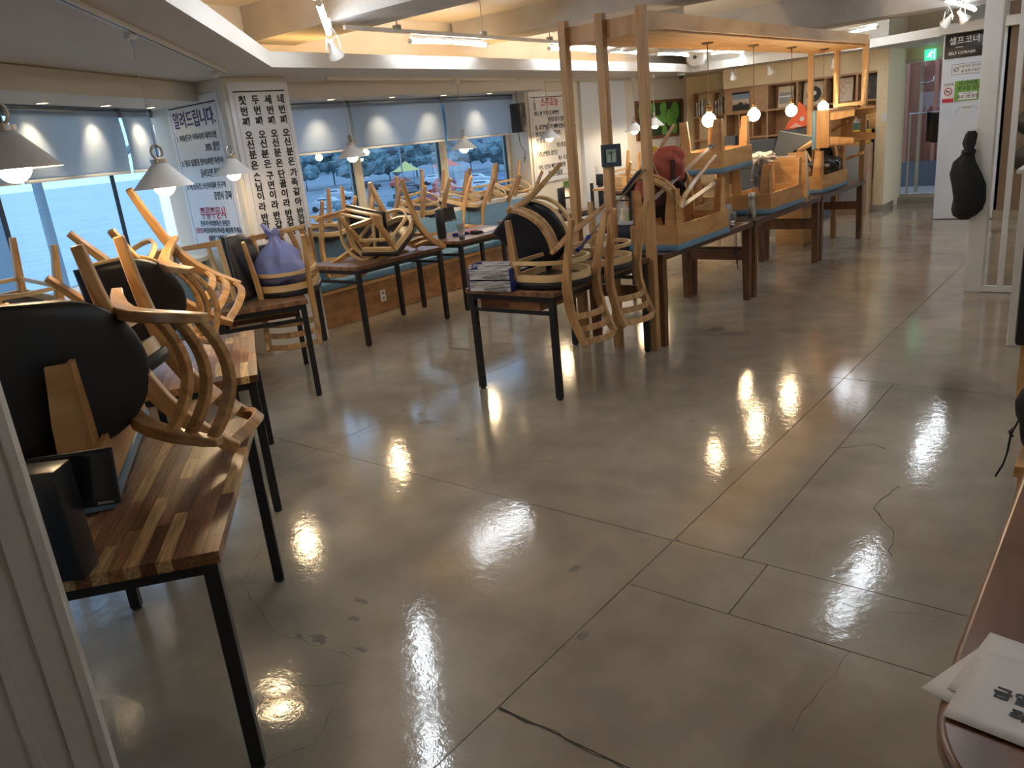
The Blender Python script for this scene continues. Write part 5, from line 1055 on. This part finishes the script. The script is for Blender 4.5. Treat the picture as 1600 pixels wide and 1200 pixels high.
# black pans / discs on the brown wall
for k, (x, z, r_) in enumerate(((-1.38, 1.93, .10), (-1.37, 1.66, .10), (-1.35, 1.25, .17), (-1.33, .78, .19))):
    t = thing('black_disc', ['small black disc, top of the column of four on the brown wall', 'small black disc, second of four on the brown wall', 'larger black disc, third of four on the brown wall', 'largest black disc, lowest of four on the brown wall'][k], 'disc', (x, 12.70, z), (pi / 2, 0, 0), 'black discs on the brown wall')
    MB().lathe([(0, .012), (.02, .014), (.035, .01), (r_ * .95, .010), (r_, .006), (r_, 0), (0, 0)], 40).build('disc', M['blkplastic'], t); MB().lathe([(0, .016), (.03, .015), (.03, .01)], 24).build('centre_label', M['concgrey'] if k == 2 else M['greycab'], t)
# black chair back and bag cut by the right edge
t = thing('black_chair', 'black padded chair cut by the right edge of the photo', 'chair', (-.30, 5.0, 0), (0, 0, .1))
B((0, 0, 0), (.46, .06, .66), bevel=.025).build('backrest', M['leather'], t, loc=(.02, 0, .70)); B((.04, .24, .45), (.46, .46, .08), bevel=.03).build('seat', M['leather'], t)
for x in (-.16, .22):
    for y in (.03, .43): B((x, y, .21), (.035, .035, .42)).build('leg', M['ply'], t, smooth=0)
t = thing('black_backpack', 'black backpack with a dangling strap at the right edge', 'bag', (-.16, 3.25, .60)); m = MB(); m.blob((0, 0, 0), (.15, .13, .17), 5, .25, 1.5, 3); m.build('bag_body', M['fabricblk'], t)
MB().sweep([(-.13, -.03, -.02), (-.15, -.05, -.08), (-.155, -.05, -.15), (-.165, -.05, -.20), (-.185, -.05, -.25)], [(-.012, -.003), (.012, -.003), (.012, .003), (-.012, .003)], side=(0, 1, 0)).build('strap', M['fabricblk'], t); MB().tube([(-.14, -.05, -.05), (-.155, -.055, -.065), (-.145, -.05, -.085)], .006, 6).build('buckle', M['blkplastic'], t)
t = thing('stool_stand', 'plain wooden stand under the backpack at the right edge', 'stand', (-.13, 3.25, 0)); B((0, 0, .42), (.30, .30, .04)).build('top', M['ply'], t, smooth=0)
for x in (-.12, .12):
    for y in (-.12, .12): B((x, y, .20), (.035, .035, .40)).build('leg', M['ply'], t, smooth=0)
# papers on the counter
def sheet(loc, rz, w, h, label, curl=.0015):
    t = thing('paper_sheet', label, 'paper', loc, (0, 0, rz), 'papers on the counter'); m = MB(); m.sheet(8, 8, lambda u, v: (w * u, h * v, curl * sin(u * pi) * v)); m.build('sheet', M['paper'], t, solid=.0008); return t
sheet((-.223, 1.306, .7515), -.36, .297, .21, 'blank white paper whose corner juts over the counter edge, lowest of the papers')
sheet((-.185, 1.324, .7535), -.17, .297, .21, 'white paper showing only its far edge behind the others on the counter')
pp = sheet((-.178, 1.247, .7560), -.10, .297, .22, 'white paper with bold black Korean words, topmost on the counter', .001)
for s_, x, y, z_ in (('휴무 안내', .085, .150, .030), ('금일 영업은', .048, .108, .034), ('죄송합니다', .082, .066, .030)): text(s_, z_, M['ink'], pp, (x, y, .002), (0, 0, 0), 'LEFT', .0009, .0003, .95)

# ================================================================== LEFT EDGE PARTITION
pr = S(thing('wall_partition', 'x', 'x', (-2.05, .615, 0), (0, 0, atan2(-.89, -.45)))); del pr['label']; del pr['category']
# local x runs away from the visible edge, local y away from the table
B((.045, .028, 1.3), (.09, .05, 2.6)).build('post', M['white'], pr, bevel=.003); B((.012, .058, 1.3), (.022, .014, 2.6)).build('edge_bead', M['white'], pr, smooth=0)
B((.50, .020, .56), (.82, .03, 1.12)).build('low_panel', M['white'], pr, smooth=0); B((.50, .040, .05), (.82, .02, .10)).build('skirting', M['white'], pr, smooth=0); B((.165, .040, .56), (.02, .02, 1.12)).build('panel_bead', M['white'], pr, smooth=0); B((.50, .02, 1.128), (.82, .05, .018)).build('cap_strip', M['ply'], pr, smooth=0)

# ================================================================== CLUTTER ON THE TABLES
def tablet(loc, rz, label, off=.13, bw=.085):
    """black order tablet: slim upright box with a tilted screen beside it"""
    t = thing('order_tablet', label, 'tablet', loc, (0, 0, rz), 'black order tablets on the tables')
    B((0, 0, .155), (bw, .055 + (bw - .085) * .8, .31), bevel=.008).build('stand_body', M['blkplastic'], t)
    sc = B((0, 0, 0), (.215, .014, .155), bevel=.005).build('screen', M['blkplastic'], t, loc=(off, .07, .235), rot=(-.22, 0, .12))
    B((0, -.0075, .006), (.195, .001, .125)).build('display', flat('dark_glass', (.01, .011, .013), .12), sc, smooth=0)
    B((.07, -.008, -.068), (.04, .001, .006)).build('maker_mark', M['concgrey'], sc, smooth=0)
    B((.03, .03, .2), (.06, .03, .05)).build('bracket', M['blkplastic'], t, smooth=0); return t
tablet((-2.155, .665, .752), .72, 'black order tablet at the near end of the nearest table', .045, .13)
tablet((-6.16, 5.24, .752), 1.25, 'black order tablet behind the sideways chair on the bench-side table')
tablet((-6.02, 6.30, .752), 1.25, 'black order tablet standing by the plastic cup')
tablet((-5.9, 3.9, .752), 1.0, 'black order tablet at the window end of the third table')
tablet((-5.80, 8.3, .752), 1.3, 'black order tablet on the table behind the front left pergola post')
# purple bag inside the upturned chair
m = MB(); prof = [(0, .10), (.04, .17), (.10, .195), (.17, .18), (.24, .14), (.29, .085), (.33, .045), (.37, .035), (.42, .06)]
prof = [tuple(a + (b - a) * k / 5 for a, b in zip(p, q)) for p, q in zip(prof, prof[1:]) for k in range(5)] + [prof[-1]]
rings = [[m.bm.verts.new((r_ * (1 + .09 * noise.noise(Vector((cos(a) * 6, sin(a) * 6, z * 30))) + .20 * noise.noise(Vector((cos(a) * 2.2, sin(a) * 2.2, z * 9)))) * cos(a) * 1.05, r_ * (1 + .22 * noise.noise(Vector((cos(a) * 2.8 + 5, sin(a) * 2.8, z * 8)))) * sin(a) * .85, z + .012 * sin(5 * a))) for a in [2 * pi * k / 40 for k in range(40)]] for z, r_ in prof]
for A_, B_ in zip(rings, rings[1:]):
    for j in range(40): m.bm.faces.new((A_[j], A_[(j + 1) % 40], B_[(j + 1) % 40], B_[j]))
m.bm.faces.new(rings[0][::-1])
pb = thing('plastic_bag', 'translucent purple plastic bag standing in the upturned chair', 'bag', (-5.22, 3.62, .822), (0, 0, .6)); m.build('bag_body', M['bag'], pb, smooth=80)
MB().blob((0, 0, .09), (.12, .10, .08), 2, .3, 2, 3).build('bag_contents', M['inkblue'], pb)
MB().sweep([(-.02, 0, .36), (-.06, 0, .42), (-.08, 0, .47), (-.05, 0, .45), (-.02, 0, .40)], [(-.03, -.001), (.03, -.001), (.03, .001), (-.03, .001)], side=(0, 1, 0)).build('handle', M['bag'], pb)
# cup, cloth, menus on the fifth table
t = thing('plastic_cup', 'tall clear plastic cup with a little brown drink and label', 'cup', (-5.66, 6.22, .752))
MB().lathe([(.030, 0), (.034, .06), (.044, .155), (.047, .158), (.047, .163)], 24).build('cup_wall', M['film'], t, solid=.0012); MB().lathe([(0, .002), (.029, .002), (.031, .035), (0, .035)], 20).build('drink', flat('cola', (.05, .018, .01), .2), t)
MB().lathe([(.0325, .045), (.0365, .08)], 24).build('label_band', M['paper'], t); MB().tube([(.005, 0, .02), (-.02, .005, .13)], .003, 6).build('straw', M['blkplastic'], t)
MB().blob((0, 0, .012), (.085, .05, .018), 4, .6, 2.5, 3).build('cloth', M['fabricblk']); o = bpy.data.objects['cloth']; o.location = (-5.80, 6.62, .756); tag(o, 'small crumpled black cloth on the table behind the cup', 'cloth')
for k, (x, y, rz, mt_, lb) in enumerate(((-5.86, 6.80, .3, 'paper', 'white menu sheet on the cup table'), (-5.92, 7.02, -.2, 'paper', 'white menu sheet at the far end of the cup table'), (-5.99, 6.74, .9, 'inkred', 'red leaflet on the cup table'))):
    t = thing('leaflet', lb, 'paper', (x, y, .7525 + .0012 * k), (0, 0, rz), 'leaflets on the cup table'); m = MB(); m.sheet(5, 5, lambda u, v: (.20 * u - .1, .28 * v - .14, .003 * sin(u * 3))); m.build('sheet', M[mt_], t, solid=.0006)
t = thing('blue_box', 'flat blue plastic box beside the tablet on the cup table', 'box', (-5.95, 6.52, .752)); B((0, 0, .015), (.10, .16, .03), bevel=.004).build('body', M['bluecap'], t); B((0, 0, .032), (.07, .12, .004)).build('lid', M['bluecap'], t, smooth=0)
# wood-print trays with blue ends on the middle table
def tray(loc, rz, w, label):
    t = thing('condiment_tray', label, 'tray', loc, (0, 0, rz), 'grey wood-print trays on the middle table')
    B((0, 0, .006), (w, .13, .012)).build('tray_base', M['cover'], t, smooth=0)
    for s in (-1, 1): B((0, s * .062, .034), (w, .008, .068), Euler((s * -.12, 0, 0)).to_matrix()).build('tray_side', M['cover'], t, smooth=0)
    for s in (-1, 1): B((s * w / 2, 0, .036), (.010, .142, .074), bevel=.004).build('end_cap', M['bluecap'], t)
    return t
tray((-3.47, 4.09, .752), .16, .33, 'lower front grey wood-print tray with blue ends'); tray((-3.485, 4.105, .828), .20, .32, 'grey wood-print tray stacked on the front one')
tray((-3.60, 4.27, .752), .14, .33, 'second lower grey wood-print tray from the front'); tray((-3.61, 4.29, .828), .18, .31, 'grey wood-print tray stacked on the second one'); tray((-3.66, 4.46, .752), .12, .31, 'third grey wood-print tray, furthest back')
# poles leaning on the chairs
def pole(a, b, r_, mat, name, label, cat, flat_=None, ends=None):
    a = Vector(a); b = Vector(b); t = thing(name, label, cat, tuple(a)); d = b - a
    if flat_: MB().sweep([Vector(), d], [(-flat_[0], -flat_[1]), (flat_[0], -flat_[1]), (flat_[0], flat_[1]), (-flat_[0], flat_[1])], side=(0, 1, 0)).build('strip', M[mat], t, smooth=0, bevel=.002)
    else: MB().tube([Vector(), d], r_, 10).build('shaft', M[mat], t)
    if ends: MB().tube([d * -.02, d * .13], r_ * 1.6, 10).build('grip', M[ends], t)
    else: MB().tube([d * .98, d * 1.01], r_ * 1.2 if r_ else .02, 8).build('end_cap', M['concgrey'], t)
    return t
pole((-2.98, 4.42, .98), (-3.0, 5.48, 1.44), .010, 'steel', 'mop_handle', 'chrome mop handle with a blue grip leaning across the pergola posts', 'pole', ends='bluecap')
pole((-3.02, 5.55, 1.17), (-3.02, 6.62, 1.49), .02, 'alu', 'metal_strip', 'long grey metal strip lying over the red backpack', 'strip', flat_=(.004, .022))
pole((-3.05, 5.92, 1.02), (-2.98, 6.62, 1.19), .02, 'alu', 'metal_strip', 'shorter pale metal strip standing in the nearest upturned stool', 'strip', flat_=(.004, .020))
# red backpack
t = thing('backpack', 'red and maroon backpack hung on the heaped chair behind the right front post', 'backpack', (-3.17, 6.02, 1.36), (.35, .35, .1))
MB().blob((.02, 0, .05), (.16, .10, .13), 3, .5, 1.3, 4).build('bag_body', M['redcloth'], t); MB().blob((.0, .03, -.13), (.16, .09, .17), 9, .6, 1.8, 4).build('lower_pocket', M['maroon'], t); MB().blob((-.12, -.03, -.20), (.10, .08, .10), 12, .6, 2, 3).build('side_pocket', M['redcloth'], t)
MB().sweep([(.10, -.09, .16), (.14, -.12, .02), (.10, -.12, -.14), (.02, -.10, -.26)], [(-.022, -.005), (.022, -.005), (.022, .005), (-.022, .005)], side=(1, 0, 0)).build('strap', M['maroon'], t); MB().tube([(-.05, -.10, .08), (0, -.13, .03), (.05, -.12, -.02), (.02, -.12, -.07)], .004, 6).build('drawstring', M['white'], t)
t = thing('yellow_folder', 'yellow board poking out above the red backpack', 'board', (-3.44, 6.42, 1.50), (.2, .3, .3)); B((0, 0, 0), (.24, .012, .05)).build('board', M['crate'], t, smooth=0, bevel=.002)
t = thing('wooden_box_part', 'x', 'x'); bpy.data.objects.remove(t)
# steel bottle, terminal, glasses, cables
t = thing('steel_bottle', 'brushed steel water bottle at the corner of the middle dark table', 'bottle', (-3.02, 7.50, .752))
MB().lathe([(0, 0), (.040, 0), (.042, .01), (.042, .12), (.034, .165), (.032, .19), (.034, .195), (.034, .20)], 28).build('bottle_body', M['steel'], t); MB().lathe([(.035, .20), (.036, .205), (.036, .238), (.032, .243), (0, .243)], 28).build('cap', M['steel'], t)
t = thing('card_terminal', 'dark grey tilted card terminal at the end of the nearest dark table', 'terminal', (-3.02, 6.86, .752), (0, 0, .35)); B((0, 0, .11), (.11, .15, .19), Euler((-.5, .1, 0)).to_matrix(), bevel=.02).build('housing', M['concgrey'], t); B((.0, .11, .055), (.10, .08, .02), Euler((.5, 0, 0)).to_matrix(), bevel=.004).build('keypad', M['blkplastic'], t)
MB().tube([(.03, .02, .01), (.08, .08, 0), (.085, .1, -.12), (.09, .12, -.30), (.10, .13, -.36)], .004, 6).build('cable', M['blk'], t); MB().tube([(.05, .08, .01), (.09, .16, 0), (.095, .18, -.16), (.10, .22, -.42)], .004, 6).build('cable', M['blk'], t)
for k, (x, y, lb) in enumerate(((-3.12, 7.10, 'clear glass tumbler beside the card terminal'), (-3.10, 7.24, 'clear glass jar with a steel lid, between terminal and bottle'), (-3.20, 7.30, 'clear glass tumbler nearest the steel bottle, set back'))):
    t = thing('glass_jar', lb, 'glass', (x, y, .752)); MB().lathe([(.026, .0), (.030, .004), (.032, .085)], 20).build('glass_wall', M['film'], t, solid=.0015); MB().lathe([(0, .084), (.033, .084), (.033, .096), (0, .098)], 20).build('lid', M['steel'] if k == 1 else M['concgrey'], t)
t = thing('paper_wad', 'crumpled white tissue on the dark table behind the terminal', 'tissue', (-3.06, 7.02, .775)); MB().blob((0, 0, 0), (.06, .045, .028), 8, .7, 3, 3).build('tissue', M['whitecloth'], t)
t = thing('black_tray', 'small black dish inside the nearest upturned stool', 'dish', (-3.12, 6.35, .80)); B((0, 0, .03), (.20, .14, .05), bevel=.01).build('dish', M['blkplastic'], t); B((0, 0, .052), (.16, .10, .004)).build('inner', M['greycab'], t, smooth=0)
# electric fan wrapped in film
t = thing('electric_fan', 'black electric fan wrapped in clear film behind the steel bottle', 'fan', (-3.12, 7.98, .752), (0, 0, -1.0))
MB().lathe([(0, 0), (.11, 0), (.11, .015), (.03, .03), (0, .03)], 24).build('fan_base', M['blkplastic'], t); MB().tube([(0, 0, .02), (0, 0, .30)], .012, 8).build('pole', M['blkplastic'], t)
RM = Euler((pi / 2 - .1, 0, 0)).to_matrix(); m = MB()
for r_, z in ((.17, 0), (.165, .02), (.165, -.02), (.12, .045), (.07, .055), (.12, -.04)): m.tube([Vector((0, 0, .38)) + RM @ Vector((r_ * cos(a), r_ * sin(a), z)) for a in [2 * pi * k / 32 for k in range(32)]], .0025, 5, close=True)
for k in range(24): a = 2 * pi * k / 24; m.tube([Vector((0, 0, .38)) + RM @ Vector(v) for v in ((.03 * cos(a), .03 * sin(a), .055), (.12 * cos(a), .12 * sin(a), .045), (.17 * cos(a), .17 * sin(a), 0))], .0015, 4)
m.build('guard', M['blk'], t, smooth=0); m = MB()
for k in range(4): a = pi / 2 * k; m.sweep([Vector((0, 0, .38)) + RM @ Vector((q * cos(a), q * sin(a), 0)) for q in (.02, .08, .14)], [(-.03, -.002), (.03, .002), (.03, .005), (-.03, .002)], side=RM @ Vector((-sin(a), cos(a), .4)))
m.build('blades', M['greycab'], t); MB().tube([Vector((0, 0, .38)) + RM @ Vector((0, 0, -.06)), Vector((0, 0, .38)) + RM @ Vector((0, 0, .03))], .03, 14).build('motor', M['blkplastic'], t)
MB().blob((0, 0, .33), (.19, .09, .24), 6, .25, 2.5, 3).build('film_cover', M['film'], t, smooth=80)
MB().tube([(.03, .02, .3), (.10, .03, .33), (.14, .03, .24), (.10, .02, .15), (.13, .02, .10)], .004, 6).build('cord', M['blk'], t)
t = thing('white_cloth', 'crumpled white cloth bundle lying behind the fan', 'cloth', (-3.40, 8.75, 1.24)); MB().blob((0, 0, 0), (.15, .13, .06), 5, .6, 2.2, 4).build('cloth', M['whitecloth'], t)
t = thing('wood_panel', 'plywood panel with a metal edge standing on the middle dark table', 'panel', (-3.04, 9.08, .752), (0, -.05, .05)); B((-.06, 0, .26), (.16, .03, .50)).build('panel', M['ply'], t, smooth=0); B((.03, 0, .25), (.02, .034, .51)).build('metal_edge', M['alu'], t, smooth=0); MB().lathe([(0, 0), (.018, .0), (.018, .03), (0, .03)], 14, c=(.06, -.03, .0)).build('caster', M['steel'], t)
t = thing('wood_panel', 'wide plywood board leaning behind the fan on the middle table', 'panel', (-3.28, 8.95, .752), (-.06, 0, 0)); B((0, 0, .24), (.34, .018, .46)).build('panel', M['ply'], t, smooth=0); B((0, 0, .475), (.35, .022, .012)).build('edge_strip', M['paper'], t, smooth=0)
t = thing('menu_board', 'dark menu board leaning behind the white cloth', 'board', (-3.74, 10.5, 1.08), (-.25, .25, .2)); B((0, 0, .18), (.42, .02, .34)).build('board', M['greycab'], t, smooth=0); B((0, -.012, .345), (.42, .006, .01)).build('edge', M['concgrey'], t, smooth=0)
t = thing('cardboard_box', 'plain box under the dark menu board at the far table', 'box', (-3.70, 10.62, 0)); B((0, 0, .53), (.36, .36, 1.06), bevel=.004).build('carton', M['ply'], t); B((0, 0, 1.062), (.34, .05, .003)).build('tape', M['paper'], t, smooth=0)
t = thing('black_bag', 'shiny black bag bundled in the furthest upturned stool', 'bag', (-3.18, 10.2, 1.02)); MB().blob((0, 0, 0), (.18, .22, .11), 7, .35, 2, 4).build('bag_body', M['leather'], t); MB().tube([(.16, -.12, .06), (.20, -.10, .04), (.20, -.08, -.05), (.16, -.06, -.08)], .006, 6).build('metal_clasp', M['steel'], t)
# stool-like light frames behind the far posts
def rack(loc, rz, label):
    t = thing('pale_wood_rack', label, 'frame', loc, (0, 0, rz), 'pale wooden frames at the far end of the pergola')
    for x in (-.16, .16): B((x, 0, .20), (.03, .035, .42), Euler((0, x * .5, 0)).to_matrix()).build('upright', M['bent'], t, smooth=0)
    B((0, 0, .02), (.36, .04, .04)).build('rail', M['bent'], t, smooth=0); return t
rack((-3.12, 10.90, 1.68), .3, 'pale wooden frame on top of the side-lying stool at the far end')
# speaker near the third poster
t = thing('speaker', 'black loudspeaker hung high beside the red-titled poster', 'speaker', (-6.98, 9.10, 1.96), (0, 0, .2)); B((0, 0, 0), (.16, .16, .38), bevel=.01).build('cabinet', M['blkplastic'], t); MB().tube([(0, 0, .18), (0, 0, .34)], .012, 8).build('bracket', M['concgrey'], t)
MB().lathe([(.06, 0), (.05, .004), (0, -.01)], 20, c=(.082, 0, -.05), mat=Euler((0, pi / 2, 0)).to_matrix()).build('woofer', M['greycab'], t); MB().tube([(-.02, .0, -.19), (-.03, .05, -.35), (.02, .08, -.45), (.0, .06, -.60), (.03, .05, -.52)], .005, 6).build('cable', M['blk'], t)
t = thing('wall_phone', 'black handset stand on the table by the white pier', 'phone', (-5.42, 8.62, .752)); B((0, 0, .16), (.05, .05, .32), bevel=.006).build('stand_body', M['blkplastic'], t); B((.0, -.01, .36), (.085, .05, .14), bevel=.012).build('screen', M['blkplastic'], t)
# boxes behind the middle table
t = thing('black_box', 'low black cash box behind the front pergola posts', 'box', (-3.40, 5.78, .752)); B((0, 0, .10), (.26, .22, .20), bevel=.008).build('body', M['blkplastic'], t); B((0, 0, .205), (.27, .23, .012)).build('lid', M['greycab'], t, bevel=.003)
t = thing('cup_stack', 'small stack of tan paper cups between the front posts', 'cups', (-3.62, 5.9, .752)); 
bpy.data.objects.remove(t)
t = thing('tan_carton', 'small tan carton on the black shelf between the front posts', 'box', (-4.3, 7.2, 1.19)); B((0, 0, 0), (.12, .10, .09), bevel=.004).build('carton', M['bent'], t); B((0, 0, .047), (.12, .03, .002)).build('tape', M['paper'], t, smooth=0)
t = thing('service_shelf', 'black metal service shelf with bottles behind the front posts', 'shelf', (-4.3, 7.2, 0))
for x in (-.22, .22):
    for y in (-.18, .18): B((x, y, .60), (.025, .025, 1.20)).build('upright', M['blk'], t, smooth=0)
for z in (.25, .70, 1.13): B((0, 0, z), (.46, .38, .02)).build('shelf_board', M['ply'] if z > 1 else M['blk'], t, smooth=0)
for k, (x, c) in enumerate(((-.15, 'inkred'), (-.05, 'blk'), (.06, 'whitecloth'), (.15, 'inkgreen'))):
    t = thing('sauce_bottle', '%s sauce bottle on the black service shelf' % ['red', 'black', 'white', 'green'][k], 'bottle', (-4.3 + x, 7.12, .712), (0, 0, 0), 'bottles on the service shelf'); MB().lathe([(0, 0), (.03, 0), (.03, .13), (.012, .17), (.012, .20), (0, .2)], 16).build('bottle_body', M[c], t); MB().lathe([(.014, .19), (.014, .215), (0, .215)], 12).build('cap', M['white'], t)

bake_texts()
